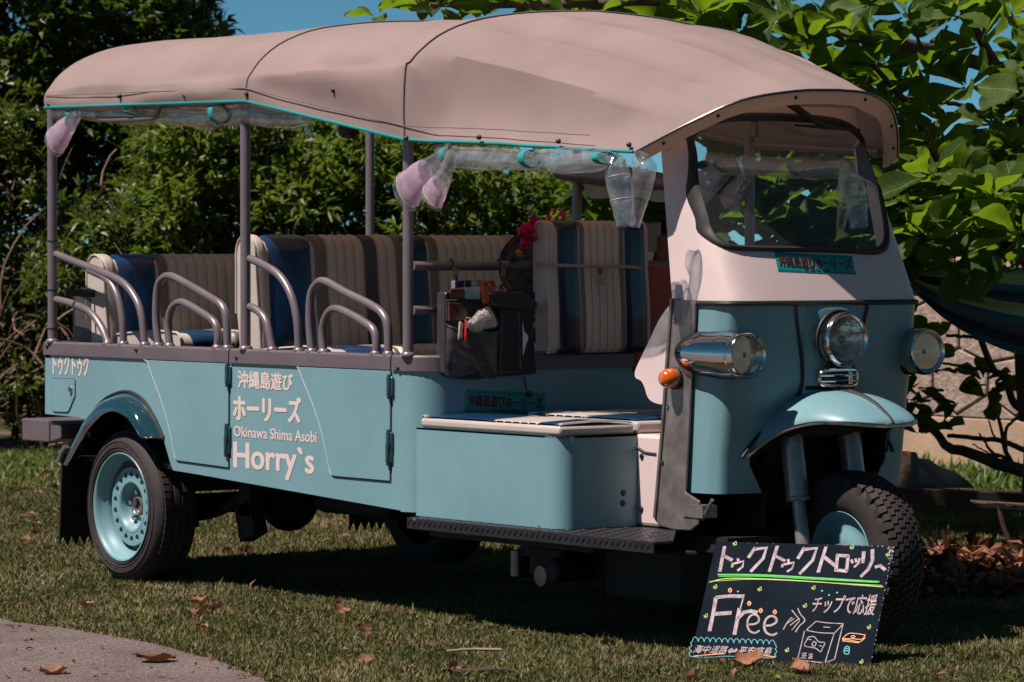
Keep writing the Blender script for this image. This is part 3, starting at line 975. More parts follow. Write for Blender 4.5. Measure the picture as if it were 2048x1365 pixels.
# ---------------- wheels
def wheel_rear(sgn):
    w = bpy.data.objects.new('wheel', None); C.objects.link(w); w.parent = tuk
    yo = .766
    o = (.143, sgn * yo, .285)
    ax = (0, sgn, 0)
    m_ = MB()                                            # tyre section, outer face at h=0
    m_.lathe([(.197, -.010), (.203, .000), (.215, .004), (.240, .006), (.258, .002), (.270, -.008), (.278, -.017), (.2795, -.020), (.276, -.022), (.2825, -.026), (.2845, -.05),
              (.285, -.058), (.277, -.060), (.277, -.066), (.2855, -.068), (.286, -.088), (.278, -.090), (.278, -.096), (.286, -.098), (.2855, -.118), (.277, -.120), (.277, -.126), (.285, -.128), (.282, -.15), (.27, -.168), (.24, -.178), (.20, -.168)], o, ax, 72)
    for k in range(64):                                  # shoulder lugs
        a = 2 * math.pi * k / 64
        ca, sa = math.cos(a), math.sin(a)
        t = np.array([-sa, 0, ca]); r_ = np.array([ca, 0, sa])
        for h in (-.036, -.139):
            m_.obox(np.array(o) + np.array(ax) * h + r_ * .2835, t * .0105, np.array(ax) * .0125, r_ * .004)
    for rr_ in (.214, .226, .2475):
        m_.lathe([(rr_ - .0016, .0045), (rr_, .0075), (rr_ + .0016, .0045)], o, ax, 72)
    for k in range(36):
        if k % 18 in (3, 4, 5, 6, 7, 8):
            a = 2 * math.pi * k / 36
            r_ = np.array([math.cos(a), 0, math.sin(a)]); t = np.array([-math.sin(a), 0, math.cos(a)])
            m_.obox(np.array(o) + np.array(ax) * .0052 + r_ * .2365, t * .009, np.array(ax) * .0016, r_ * .0045)
    m_.build('tyre', M['tyre'], w, smooth=40)
    m_ = MB()
    m_.lathe([(.197, -.016), (.2035, -.004), (.2065, .002), (.2045, .005), (.199, .004), (.194, -.002), (.189, -.012), (.183, -.030), (.172, -.040), (.168, -.062), (.165, -.085), (.150, -.088)], o, ax, 64)
    m_.lathe([(.150, -.046), (.148, -.043), (.1465, -.043)], o, ax, 64)
    n_h, r_h, rc = 18, .0125, .1225
    ri, ro = .1035, .1465
    for k in range(n_h):                                 # pierced ring: each sector has its own round hole
        a0, a1 = 2 * math.pi * k / n_h, 2 * math.pi * (k + 1) / n_h
        am = (a0 + a1) / 2
        vs_, nb = [], 16
        per = []
        for q in range(nb):
            th = 2 * math.pi * q / nb
            cx, cy = math.cos(th), math.sin(th)
            s_ = 1 / max(abs(cx), abs(cy))
            rr_ = lerp(ri, ro, (cx * s_ + 1) / 2)
            aa = lerp(a0, a1, (cy * s_ + 1) / 2)
            per.append((rr_ * math.cos(aa), rr_ * math.sin(aa)))
        hole = []
        for q in range(nb):
            th = 2 * math.pi * q / nb + 0
            rr_ = rc + r_h * math.cos(th)
            hole.append((rr_ * math.cos(am) - r_h * math.sin(th) * math.sin(am), rr_ * math.sin(am) + r_h * math.sin(th) * math.cos(am)))
        P3 = lambda p_, h: (o[0] + p_[0], o[1] + sgn * h, o[2] + p_[1])
        m_.grid([[P3(p_, -.043) for p_ in per], [P3(p_, -.043) for p_ in hole], [P3(p_, -.056) for p_ in hole]], True)
    m_.lathe([(.1035, -.043), (.098, -.041), (.090, -.042), (.083, -.050), (.076, -.066), (.068, -.078), (.055, -.080), (.040, -.080)], o, ax, 48)
    m_.build('rim', M['teal'], w, smooth=50)
    m_ = MB()
    m_.lathe([(.168, -.086), (.02, -.086)], o, ax, 32)
    m_.build('brake_drum', M['chassis'], w)
    m_ = MB()
    m_.lathe([(.040, -.080), (.036, -.068), (.031, -.066), (.028, -.070), (.027, -.084), (.0, -.084)], o, ax, 28)
    m_.build('hub', M['steel'], w, smooth=40)
    for k in range(5):
        a = 2 * math.pi * k / 5 + .4
        m_ = MB()
        m_.lathe([(0, -.062), (.009, -.063), (.0105, -.068), (.0105, -.08)], (o[0] + .052 * math.cos(a), o[1], o[2] + .052 * math.sin(a)), ax, 6)
        m_.build('wheel_bolt', M['chrome'], w, smooth=0)


wheel_rear(-1); wheel_rear(1)
FW = (3.47, 0, .277)
w = bpy.data.objects.new('wheel', None); C.objects.link(w); w.parent = tuk
w['label'] = 'front wheel with deep blocky tread'
mb = MB()
half = [(.140, .052), (.150, .062), (.175, .072), (.205, .074), (.235, .070), (.250, .062), (.258, .052), (.263, .038), (.2655, .02), (.266, 0)]
mb.lathe([(r, -h) for r, h in half] + [(r, h) for r, h in half[-2::-1]], FW, (0, 1, 0), 72)
mb.build('tyre', M['tyre'], w, smooth=60)
mb = MB()
NL = 56
for k in range(NL):
    for y, off_, hw, rr_, hl in ((-.055, 0, .0105, .257, .0105), (-.034, .5, .0095, .2625, .0115), (-.0115, .0, .0095, .2665, .0115), (.0115, .5, .0095, .2665, .0115), (.034, 0, .0095, .2625, .0115), (.055, .5, .0105, .257, .0105)):
        a = 2 * math.pi * (k + off_) / NL
        r_ = np.array([math.cos(a), 0, math.sin(a)]); t = np.array([-math.sin(a), 0, math.cos(a)])
        tilt = np.array([0, 1, 0]) * math.cos(y * 9) - r_ * math.sin(y * 9) * 1.0
        zig = t * .25 * (1 if y > 0 else -1)
        mb.obox(np.array(FW) + np.array([0, y, 0]) + r_ * (rr_ + .0005), (t + tilt * .22) * hl, tilt * hw, r_ * .006 + tilt * 0)
    a = 2 * math.pi * (k + .25) / NL                       # shoulder cleats run down the sidewall
    if k % 2 == 0:
        for sg in (-1, 1):
            a = 2 * math.pi * k / NL
            r_ = np.array([math.cos(a), 0, math.sin(a)]); t = np.array([-math.sin(a), 0, math.cos(a)])
            mb.obox(np.array(FW) + np.array([0, sg * .0655, 0]) + r_ * .243, t * .012, np.array([0, sg, 0]) * .006 - r_ * .003, r_ * .016)
mb.build('tread', M['tyre'], w, smooth=0)['kind'] = 'stuff'
mb = MB()
for s_ in (-1, 1):
    mb.lathe([(.138, .040), (.145, .052), (.147, .058), (.144, .060), (.136, .055), (.128, .040), (.118, .034), (.085, .036), (.07, .045), (.045, .046)], FW, (0, s_, 0), 48)
mb.build('rim', M['teal'], w, smooth=60)
mb = MB()
mb.tube([(FW[0], -.135, FW[2]), (FW[0], .135, FW[2])], .017, 12)
mb.lathe([(.045, .046), (.04, .07), (.0, .072)], FW, (0, -1, 0), 20)
mb.build('hub', M['steel'], w, smooth=40)

# ---------------- underbody
mb = MB()
for s_ in (-1, 1):
    mb.box((-.47, s_ * .36 - .03, .355), (2.2, s_ * .36 + .03, .435))
mb.box((2.1, -.70, .29), (3.02, .55, .340)); mb.box((3.02, -.38, .29), (3.30, .38, .340))
mb.build('chassis_frame', M['chassis'], tuk, smooth=0)
mb = MB()
mb.tube([(.143, -.66, .285), (.143, .66, .285)], .04, 14)
mb.ball((.143, -.02, .285), .125, 16, (1.05, .9, 1))
mb.build('rear_axle', M['chassis'], tuk)
for s_ in (-1, 1):
    mb = MB()
    mb.tube(spline([(-.36, s_ * .5, .37), (-.1, s_ * .5, .28), (.143, s_ * .5, .24), (.40, s_ * .5, .27), (.66, s_ * .5, .37)], 14), .020, 6)
    mb.box((.60, s_ * .5 - .03, .27), (.68, s_ * .5 + .03, .44))
    mb.box((.083, s_ * .5 - .04, .20), (.203, s_ * .5 + .04, .24))
    mb.obox((.64, s_ * .5, .25), (.05, 0, .02), (0, .03, 0), (-.02, 0, .06))
    mb.build('leaf_spring', M['chassis'], tuk, smooth=0)
mb = MB()
mb.box((.75, -.30, .28), (1.25, .25, .40))
mb.box((1.3, -.25, .24), (1.9, .3, .40))
mb.tube([(.0, 0, .28), (1.4, 0, .31)], .035, 10)
mb.build('gearbox', M['chassis'], tuk, smooth=0, bevel=.03)
mb = MB()
mb.box((2.2, -.40, .13), (2.75, .40, .30)); mb.box((2.42, -.52, .17), (2.6, -.40, .27))
mb.tube([(2.3, -.45, .22), (2.3, -.45, .15)], .03, 10); mb.tube([(2.6, -.56, .20), (2.6, -.40, .20)], .04, 12)
mb.build('engine', M['chassis'], tuk, smooth=30, bevel=.01)
mb = MB(); mb.tube([(2.52, -.545, .175), (2.52, -.46, .175)], .035, 12); mb.build('drain_cap', M['steel'], tuk)
mb = MB(); mb.tube([(2.32, -.50, .245), (2.32, -.50, .16)], .018, 10)
mb.build('drain_pipe', M['steel'], tuk)
mb = MB(); mb.box((2.75, -.45, .12), (3.15, .35, .29)); mb.build('sump_guard', M['chassis'], tuk, smooth=0, bevel=.01)

# ---------------- bench box, cushions and foot board in front of the tub
YB = -.73
cp = corner_path(YB, .065, 2.80, 2.875)
pth = [(2.063, YB)] + [(2.30, YB), (2.5, YB)] + cp + [(2.875, -.50), (2.875, -.415)]
mb = MB()
mb.grid([[(x, y, z) for x, y in pth] for z in (.357, .5, .655)])
mb.add([(x, y, .655) for x, y in pth] + [(2.063, -.415, .655)], [tuple(range(len(pth) + 1))])
bb = mb.build('bench_box', M['teal'], tuk, smooth=50, solid=.006, out=(1, -1, .2))
for px, py in ((1247, 986), (1246, 1007)):
    p = at(px, py, 'x', 2.875)
    g = MB(); g.lathe([(0, .006), (.008, .005), (.011, 0)], p, (1, 0, 0), 10); g.build('bolt', M['black'], bb)
mb = MB(); mb.box((2.10, -.412, .357), (3.06, .25, .655)); mb.build('engine_cover', M['white'], tuk, smooth=0, bevel=.012)
for px, py in ((1278, 913), (1277, 1019)):
    p = at(px + 6, py, 'y', -.412)
    g = MB(); g.lathe([(0, .006), (.008, .005), (.011, 0)], p, (0, -1, 0), 10); g.build('bolt', M['black'], tuk)
mb = MB()
mb.tube([tuple(at(px, py, 'y', -.414)) for px, py in ((1272, 893), (1290, 905), (1312, 908))], .004, 6)
mb.build('cover_rib', M['trim'], tuk)


def cushion(x0, x1, y0, y1, z0, z1, mats, cuts, name='bench_cushion', par=None, axis='x', r=.02):
    """padded slab with stripes across, each stripe a piece of its own"""
    root = MB(); root.box((x0, y0, z0), (x1, y1, z1 - .003))
    ro = root.build(name, mats[0], par or tuk, smooth=40, bevel=.012, seg=3)
    for (a, b), mt in zip(cuts, mats[1:]):
        m_ = MB()
        n_ = 9
        rows = []
        for q in range(n_):
            t = q / (n_ - 1)
            e = min(t, 1 - t) * 2
            puff = (1 - (1 - min(1, e * 3)) ** 2) * .006
            s_ = lerp(a, b, t)
            prof = []
            lo, hi = (y0, y1) if axis == 'x' else (x0, x1)
            for u, h in ((lo + r * .25, z1 - r * .2), (lo + r * .4, z1 - r * .1), (lo + r, z1), ((lo + hi) / 2, z1 + .006), (hi - r, z1), (hi - r * .4, z1 - r * .1), (hi - r * .25, z1 - r * .2)):
                cxp = (lo + hi) / 2
                uu = cxp + (u - cxp) * (1 + puff * .2)
                prof.append((s_, uu, h + (puff if h > z0 else 0)) if axis == 'x' else (uu, s_, h + (puff if h > z0 else 0)))
            rows.append(prof)
        m_.grid(rows)
        m_.build('pleat', mt, ro, smooth=60)
    return ro


V = M
cuts = [(2.085, 2.10), (2.10, 2.50), (2.50, 2.515)] + [(2.515 + i * .045, 2.56 + i * .045) for i in range(5)] + [(2.74, 2.85), (2.85, 2.865)]
cushion(2.08, 2.87, -.725, -.42, .655, .692, [V['vin_white'], V['vin_white'], V['vin_blue'], V['vin_white']] + [V['vin_white']] * 5 + [V['vin_blue'], V['vin_white']], cuts)
cuts = [(2.15, 2.35), (2.35, 2.365)] + [(2.365 + i * .05, 2.415 + i * .05) for i in range(4)] + [(2.565, 2.58), (2.58, 2.86)]
cushion(2.14, 2.87, -.41, .22, .656, .700, [V['vin_white'], V['vin_blue'], V['vin_white']] + [V['vin_white']] * 4 + [V['vin_white'], V['vin_blue']], cuts)
# checker-plate foot board
mb = MB()
FBP = [(2.095, -.783), (3.445, -.783), (3.43, -.70), (3.10, -.43), (3.05, -.30), (2.095, -.30)]
mb.prism([(x, y, .346) for x, y in FBP], (0, 0, .009))
mb.box((2.095, -.790, .318), (3.445, -.783, .3555))
fb = mb.build('foot_board', M['checker'], tuk, smooth=0, bevel=.002, seg=1)
mb = MB()
for i in range(44):
    x = 2.11 + i * .0305
    for j in range(8):
        y = -.775 + j * .042
        if x > np.interp(y, [-.79, -.70, -.43, -.30], [3.43, 3.41, 3.08, 3.03]): continue
        s_ = 1 if (i + j) % 2 else -1
        c_ = np.array((x, y, .3555)); t = np.array((.011, .011 * s_, 0)); b = np.array((-t[1], t[0], 0)) * .22
        mb.add([c_ - t, c_ + b, c_ + t, c_ - b, c_ + [0, 0, .0028]], [(0, 1, 4), (1, 2, 4), (2, 3, 4), (3, 0, 4)])
    s_ = 1 if i % 2 else -1
    for zz in (.338,):
        c_ = np.array((x, -.7905, zz)); t = np.array((.010, 0, .011)); b = np.array((-t[2], 0, t[0])) * .2
        mb.add([c_ - t, c_ + b, c_ + t, c_ - b, c_ + [0, -.003, 0]], [(0, 1, 4), (1, 2, 4), (2, 3, 4), (3, 0, 4)])
mb.build('tread_bar', M['checker'], fb, smooth=0)['kind'] = 'stuff'
for px, py in ((829, 1040), (1078, 1056), (1302, 1070)):
    p = A(px, py, 'y', -.791)
    g = MB(); g.lathe([(0, .004), (.006, .003), (.008, 0)], p, (0, -1, 0), 10); g.build('bolt', M['chrome'], fb)

# ---------------- hand rails
RY = -.735


def rail(pts, y=RY, r=.0145, n=28, mir=True, foot=True):
    P = spline([A(px, py, 'y', y) for px, py in pts], n)
    m_ = MB(); m_.tube(P, r, 10)
    if foot:
        for q in ((P[-1],) if foot == 1 else (P[0], P[-1])):
            m_.lathe([(r * 1.45, 0), (r * 1.35, .008), (r, .013)], (q[0], q[1], .897), (0, 0, 1), 12)
    m_.build('hand_rail', M['tube'], tuk, smooth=60)
    if mir:
        mirrored(m_).build('hand_rail', M['tube'], tuk, smooth=60)


rail([(106, 506), (150, 524), (205, 545), (245, 565), (270, 595), (283, 630), (290, 690)])
rail([(178, 540), (215, 560), (234, 590), (245, 640), (247, 688)])
rail([(106, 598), (145, 608), (180, 625), (203, 655), (216, 686)])
rail([(317, 689), (312, 640), (314, 585), (322, 560), (340, 552), (370, 566), (420, 595), (444, 612), (453, 640), (455, 694)], foot=2)
rail([(339, 688), (336, 650), (343, 618), (358, 605), (375, 609), (410, 630), (430, 647), (436, 672), (435, 694)], foot=2)
rail([(496, 516), (530, 532), (560, 553), (582, 590), (594, 640), (598, 705)])
rail([(496, 612), (515, 622), (533, 645), (545, 702)])
rail([(624, 709), (619, 650), (621, 595), (632, 569), (650, 563), (690, 585), (745, 612), (768, 632), (776, 660), (777, 717)], foot=2)
rail([(647, 709), (645, 660), (654, 630), (668, 618), (690, 624), (730, 646), (748, 662), (753, 690), (752, 716)], foot=2)
# posts
PX = (-.430, .995, 2.035)
for i, x in enumerate(PX):
    for s_ in (-1, 1):
        m_ = MB()
        m_.tube([(x, s_ * .7426, .89), (x, s_ * .7426, (1.86, 1.84, 1.68)[i])], .0185, 14)
        m_.lathe([(.026, .897), (.025, .906), (.0185, .91)], (x, s_ * .7426, 0), (0, 0, 1), 14)
        po = m_.build('roof_post', M['tube'], tuk, smooth=60)
        if s_ < 0 and i == 0:
            for z in (1.29, 1.10, .95):
                g = MB(); g.lathe([(.0185, -.003), (.0205, -.002), (.0205, .002), (.0185, .003)], (x, s_ * .7426, z), (0, 0, 1), 12)
                g.build('cable_tie', M['black'], po)
# bars behind the cross wall
for z in (1.20, 1.05):
    m_ = MB(); m_.tube([(2.05, -.735, z), (2.05, .735, z)], .0165, 12); m_.build('cross_bar', M['tube'], tuk)
# roof frame
for x, zr in ((-.33, 1.80), (1.05, 1.80), (2.06, 1.66)):
    m_ = MB()
    m_.tube(spline([(x, -.745, zr), (x, -.735, zr + .06), (x, -.62, zr + .165), (x, -.3, zr + .215), (x, 0, zr + .225), (x, .3, zr + .215), (x, .62, zr + .165), (x, .735, zr + .06), (x, .745, zr)], 40), .014, 8)
    m_.build('roof_hoop', M['tube'], tuk)
for s_ in (-1, 1):
    m_ = MB()
    m_.tube([(-.40, s_ * .745, 1.80), (1.05, s_ * .745, 1.79), (2.06, s_ * .745, 1.63), (3.02, s_ * .50, 1.58)], .013, 8)
    m_.build('roof_tube', M['tube'], tuk)
mb = MB()
hp = spline([A(196, 221, 'y', -.77), A(196, 231, 'y', -.77), A(204, 239, 'y', -.77), A(230, 240, 'y', -.77), A(290, 237, 'y', -.77), A(312, 232, 'y', -.77), A(318, 212, 'y', -.77)], 22)
mb.tube(hp, .0105, 10); mb.build('grab_handle', M['tube'], tuk)

p = A(697, 258, 'y', -.55)
mb = MB(); mb.lathe([(0, -.035), (.022, -.032), (.036, -.018), (.040, 0), (.036, .012), (0, .016)], p, (0, 0, 1), 20)
mb.tube([(p[0], p[1], p[2] + .01), (p[0], p[1], p[2] + .06)], .006, 6); mb.build('roof_lamp', M['black'], tuk, smooth=60)
# ---------------- seats
def backrest(x, y0, y1, z0, z1, stripes, endm, th=.125, lean=.03, top_r=.065):
    """upholstered back: profile in X/Z swept along Y, each stripe or pleat a piece of its own"""
    prof = []
    zc = z1 - top_r
    prof.append((x - th * .35, z0))
    prof.append((x + .0, z0 + .0))
    prof.append((x + .012, z0 + .02))
    prof.append((x + .012 - lean * .3, lerp(z0, zc, .35)))
    prof.append((x - lean * .6, lerp(z0, zc, .7)))
    for k in range(9):
        a = math.pi * k / 8
        prof.append((x - lean - top_r + top_r * math.cos(a), zc + top_r * math.sin(a)))
    prof.append((x - lean - top_r * 2, lerp(z0, zc, .5)))
    prof.append((x - th, z0))
    cen = np.array([x - th * .5, (z0 + z1) / 2])
    rm = MB(); rows = []
    for y in (y0, y1):
        rows.append([(cen[0] + (a - cen[0]) * .93, y, cen[1] + (b - cen[1]) * .97) for a, b in prof])
    rm.grid(rows, True)
    rm.add(rows[0], [tuple(range(len(prof)))]); rm.add(rows[1], [tuple(range(len(prof)))[::-1]])
    ro = rm.build('backrest', endm, tuk, smooth=40)
    for s_, yy in ((-1, y0), (1, y1)):                     # piped edges
        g = MB(); g.tube([(a, yy, b) for a, b in prof[1:-1]], .0055, 6); g.build('piping', M['vin_white'], ro)
    for a, b, mt in stripes:
        n_ = 7
        m_ = MB(); rr_ = []
        for q in range(n_):
            t = q / (n_ - 1)
            e = min(t, 1 - t) * 2
            k = lerp(-.006, .004, (1 - (1 - min(1, e * 2.2)) ** 2)) if (b - a) < .1 else lerp(-.006, .003, 1 - (1 - min(1, e * 6)) ** 2)
            rr_.append([(p_[0] + k * (1 if i_ < 8 else -1) * (1 if i_ < 12 else .5), lerp(a, b, t), p_[1] + (k if 5 <= i_ <= 13 else 0)) for i_, p_ in enumerate(prof)])
        m_.grid(rr_)
        m_.build('pleat', mt, ro, smooth=60)
    return ro


def pleats(y0, y1, n_, mt):
    w_ = (y1 - y0) / n_
    return [(y0 + i * w_, y0 + (i + 1) * w_, mt) for i in range(n_)]


st2 = [(-.60, -.555, V['vin_white']), (-.555, -.345, V['vin_blue']), (-.345, -.285, V['vin_taupe'])] + pleats(-.285, -.125, 4, V['vin_beige']) + [(-.125, -.06, V['vin_dark'])] \
    + pleats(-.06, .02, 2, V['vin_beige']) + [(.02, .055, V['vin_taupe']), (.055, .17, V['vin_navy']), (.17, .215, V['vin_taupe'])] + pleats(.215, .545, 8, V['vin_beige']) + [(.545, .60, V['vin_white'])]
backrest(.86, -.60, .60, .80, 1.308, st2, V['vin_white'])
st1 = [(-.655, -.60, V['vin_white']), (-.60, -.41, V['vin_blue']), (-.41, -.365, V['vin_taupe'])] + pleats(-.365, -.10, 6, V['vin_beige']) + pleats(-.10, .20, 7, V['vin_beige']) + [(.20, .25, V['vin_taupe']), (.25, .55, V['vin_blue']), (.55, .60, V['vin_white'])]
backrest(-.155, -.655, .60, .80, 1.236, st1, V['vin_white'])
stf = [(-.255, -.215, V['vin_white']), (-.215, -.115, V['vin_navy']), (-.115, -.098, V['vin_taupe'])] + pleats(-.098, .058, 5, V['vin_beige']) + [(.058, .075, V['vin_taupe']), (.075, .172, V['vin_navy'])]
backrest(2.165, -.255, .175, .900, 1.352, stf, V['vin_white'], th=.07, lean=.005, top_r=.035)


def seat(x0, x1, y0, y1, z1, stripes):
    ro = MB(); ro.box((x0, y0 + .03, z1 - .42), (x1 - .04, y1 - .03, z1 - .1))
    so_ = ro.build('seat_base', M['black'], tuk, smooth=0)
    prof = [(x1 - .02, z1 - .10), (x1 - .005, z1 - .07)]
    for k in range(7):
        a = -math.pi / 6 + math.pi * .62 * k / 6
        prof.append((x1 - .045 + .045 * math.cos(a), z1 - .045 + .045 * math.sin(a)))
    prof += [(lerp(x0, x1, .6), z1 + .004), (lerp(x0, x1, .3), z1 - .004), (x0, z1 - .015), (x0, z1 - .10)]
    rm = MB(); rows = [[(a, y, b - .003) for a, b in prof] for y in (y0, y1)]
    rm.grid(rows, True); rm.add(rows[0], [tuple(range(len(prof)))]); rm.add(rows[1], [tuple(range(len(prof)))[::-1]])
    ro = rm.build('seat_cushion', V['vin_white'], tuk, smooth=40)
    g = MB(); g.tube([(a, y0, b) for a, b in prof[:-1]], .0055, 6); g.build('piping', V['vin_white'], ro)
    for a, b, mt in stripes:
        m_ = MB(); rr_ = []
        for q in range(7):
            t = q / 6
            e = min(t, 1 - t) * 2
            k = lerp(-.005, .004, (1 - (1 - min(1, e * 2.2)) ** 2)) if (b - a) < .1 else lerp(-.005, .003, 1 - (1 - min(1, e * 6)) ** 2)
            rr_.append([(p_[0] + (k if i_ < 8 else 0), lerp(a, b, t), p_[1] + (k if i_ > 3 else 0)) for i_, p_ in enumerate(prof)])
        m_.grid(rr_); m_.build('pleat', mt, ro, smooth=60)


seat(-.12, .36, -.63, .60, .945, [(-.60, -.40, V['vin_blue']), (-.40, -.36, V['vin_taupe'])] + pleats(-.36, .20, 13, V['vin_beige']) + [(.2, .55, V['vin_blue'])])
seat(.90, 1.40, -.62, .60, .905, [(-.58, -.37, V['vin_blue']), (-.37, -.34, V['vin_taupe'])] + pleats(-.34, -.06, 7, V['vin_beige']) + [(-.06, .0, V['vin_dark'])] + pleats(.0, .30, 7, V['vin_beige']) + [(.3, .56, V['vin_blue'])])
# dark luggage case behind the last row
mb = MB(); mb.box((-.43, -.66, .88), (-.27, .40, 1.105)); mb.build('luggage_case', M['vin_dark'], tuk, smooth=0, bevel=.02)
mb = MB(); mb.prism([A(px, py, 'x', -.262) for px, py in ((128, 578), (208, 580), (208, 596), (128, 592))], (.01, 0, 0)); mb.build('case_lid', M['black'], tuk, smooth=0)

# ---------------- canopy
def half_profile(x):
    ze = float(np.interp(x, [-.45, 1.09, 2.1], [1.807, 1.784, 1.623]))
    dz = -.014 * max(0, min(1, (x - 1.1)))
    return [(.800, ze), (.804, lerp(ze, 1.865, .5)), (.796, 1.865), (.780, 1.885 + dz * .3), (.738, 1.935 + dz), (.655, 1.992 + dz), (.53, 2.040 + dz), (.38, 2.068 + dz), (.2, 2.086 + dz), (0, 2.094 + dz)]


NT = 49
HALF = NT // 2


def full_profile(hp):
    s_ = spline([np.array([0, -y, z]) for y, z in hp], HALF + 1)
    s_[-1][1] = 0
    return s_ + [p * np.array([1, -1, 1]) for p in s_[-2::-1]]


def fold(x, q):
    """hand-set folds of the cloth: x along, q across (0 at the hem, 1 at the ridge)"""
    d = 0.0
    def rg(x0, q0, x1, q1, w, h):
        ax, aq = x1 - x0, (q1 - q0)
        L2 = ax * ax + aq * aq
        t = max(0, min(1, ((x - x0) * ax + (q - q0) * aq) / L2))
        dx, dq = x - x0 - t * ax, q - q0 - t * aq
        return h * math.exp(-(dx * dx + dq * dq) / (w * w)) * (0.35 + .65 * math.sin(math.pi * (.1 + .8 * t)))
    if x < 2.1:
        d += rg(1.18, .60, 2.0, .38, .13, .016) + rg(1.22, .30, 2.06, .16, .10, .022) + rg(1.25, .46, 1.98, .24, .10, -.020)
        d += rg(1.55, .74, 2.05, .55, .11, .014) + rg(1.12, .78, 1.8, .66, .10, -.012) + rg(1.1, .12, 1.9, .05, .08, -.010)
        d += rg(1.86, .66, 2.08, .22, .08, -.020)
        d += rg(.0, .66, 1.0, .52, .13, .012) + rg(.2, .50, .98, .32, .11, -.011) + rg(-.3, .38, .6, .42, .13, .009)
    d += .011 * noise.noise(Vector((x * 1.5, q * 5, 1.7))) + .0042 * noise.noise(Vector((x * 6, q * 13, 5.7)))
    return d


rows = []
xs_main = [(-.402, .90), (-.400, .955), (-.390, .985), (-.37, .998)] + [(x, 1.0) for x in np.linspace(-.34, 2.1, 84)]
for x, k in xs_main:
    pr = full_profile(half_profile(x))
    ze = pr[0][2]
    row = []
    for i, p in enumerate(pr):
        q = 1 - abs(i - HALF) / HALF
        z = ze + (p[2] - ze) * k
        y = p[1] * (1 - (1 - k) * .35)
        nrm = np.array([0, np.sign(p[1]) * (1 - q) ** .6, q + .15]); nrm /= np.linalg.norm(nrm)
        amp = min(1, max(0, (x + .35) * 6)) * (min(1, abs(x - 1.09) * 7) * .85 + .15) * min(1, (2.1 - x) * 9 + .1) * min(1, q * 12)
        fd = fold(x, q) * amp
        side_ = 1 if p[1] <= 0 else .8
        # cloth sags a little between the hoops
        sag = -.010 * math.sin(math.pi * min(1, max(0, (x - 1.09) / 1.01 if x > 1.09 else (x + .4) / 1.49))) * q
        row.append((x, y + nrm[1] * fd * side_, z + nrm[2] * fd + sag))
    rows.append(row)
hoop = rows[-1]
# front bay: flat facets between the last hoop and the curved rim of the visor
VX = lambda y: 3.04 + .34 * max(0, 1 - (y / .56) ** 2)
rim_knots = [(.558, 1.566), (.43, 1.662), (.31, 1.728), (.15, 1.759), (0, 1.765)]
hk = [0] + [min(range(HALF + 1), key=lambda k: abs(-hoop[k][1] - yy) + (9 if k < 4 else 0)) / HALF for yy in (.735, .585, .30)] + [1.0]
hoop_knots_t = hk
rim_half = [np.array([VX(y), -y, z]) for y, z in rim_knots]
rs = []
for i in range(HALF + 1):
    t = i / HALF
    j = max(k for k in range(4) if hoop_knots_t[k] <= t + 1e-9)
    u = (t - hoop_knots_t[j]) / (hoop_knots_t[j + 1] - hoop_knots_t[j])
    rs.append(j + u)
rim_sp = spline(rim_half, 501)
rim = [rim_sp[int(round(v / 4 * 500))] for v in rs]
rim = rim + [p * np.array([1, -1, 1]) for p in rim[-2::-1]]
hp = [np.array(p) for p in hoop]
def piecewise(P):
    out = []
    for i in range(HALF + 1):
        t = i / HALF
        j = max(k for k in range(4) if hoop_knots_t[k] <= t + 1e-9)
        a, b = P[int(round(hoop_knots_t[j] * HALF))], P[int(round(hoop_knots_t[j + 1] * HALF))]
        u = (t - hoop_knots_t[j]) / (hoop_knots_t[j + 1] - hoop_knots_t[j])
        sg_ = -(.085, .085, .13, .07)[j] * np.linalg.norm(b - a) * math.sin(math.pi * u)          # cloth hangs in between the roof bars
        nn_ = np.array([0, -.45 if a[1] + b[1] < 0 else .45, .9]); nn_[1] *= (1.6 if j < 2 else .5); nn_ /= np.linalg.norm(nn_)
        out.append(a + (b - a) * u + nn_ * sg_)
    return out
def sym_piece(P):
    a = piecewise(P)
    b = piecewise(P[::-1])
    return a + b[-2::-1]
hpl, rml = sym_piece(hp), sym_piece(rim)
NS = 34
for k in range(1, NS + 1):
    s_ = k / NS
    wgt = min(1, s_ * 7) * min(1, (1 - s_) * 5)
    row = []
    for i in range(NT):
        q = 1 - abs(i - HALF) / HALF
        a = lerp(hp[i], hpl[i], wgt)
        b = lerp(rim[i], rml[i], wgt)
        p = lerp(a, b, s_)
        p = p + np.array([0, 0, .050 * math.sin(math.pi * s_) * float(np.interp(q, [0] + hoop_knots_t[1:], [0, .25, .66, .92, 1.0]))])
        nz = .009 * noise.noise(Vector((p[0] * 2.5, p[1] * 4, 2.2))) * wgt + .0032 * noise.noise(Vector((p[0] * 9, p[1] * 9, 4.2))) * wgt
        row.append(tuple(p + np.array([0, nz * np.sign(p[1]), nz])))
    rows.append(row)
mb = MB()
mb.grid(rows)
if True:
    a_ = np.cross(np.array(rows[11][24]) - np.array(rows[10][24]), np.array(rows[10][25]) - np.array(rows[10][24]))
    mb.add(rows[0], [tuple(range(NT))[::-1] if False else tuple(range(NT))])
can = mb.build('canopy', [M['canvas'], M['canvas_in']], tuk, smooth=50, out=(0, 0, 1))
md = can.modifiers.new('cloth', 'SOLIDIFY'); md.thickness = .004; md.offset = -1; md.material_offset = 1
es = can.modifiers.new('split', 'EDGE_SPLIT'); es.split_angle = math.radians(60)
def follow(k, d=.0, dz=0):
    return [(r[k][0], r[k][1] + (-d if r[k][1] < 0 else d), r[k][2] + dz) for r in rows]
for k in (0, NT - 1):
    g = MB(); g.tube(follow(k, .001), .0055, 8); g.build('edge_piping', M['piping'], can)
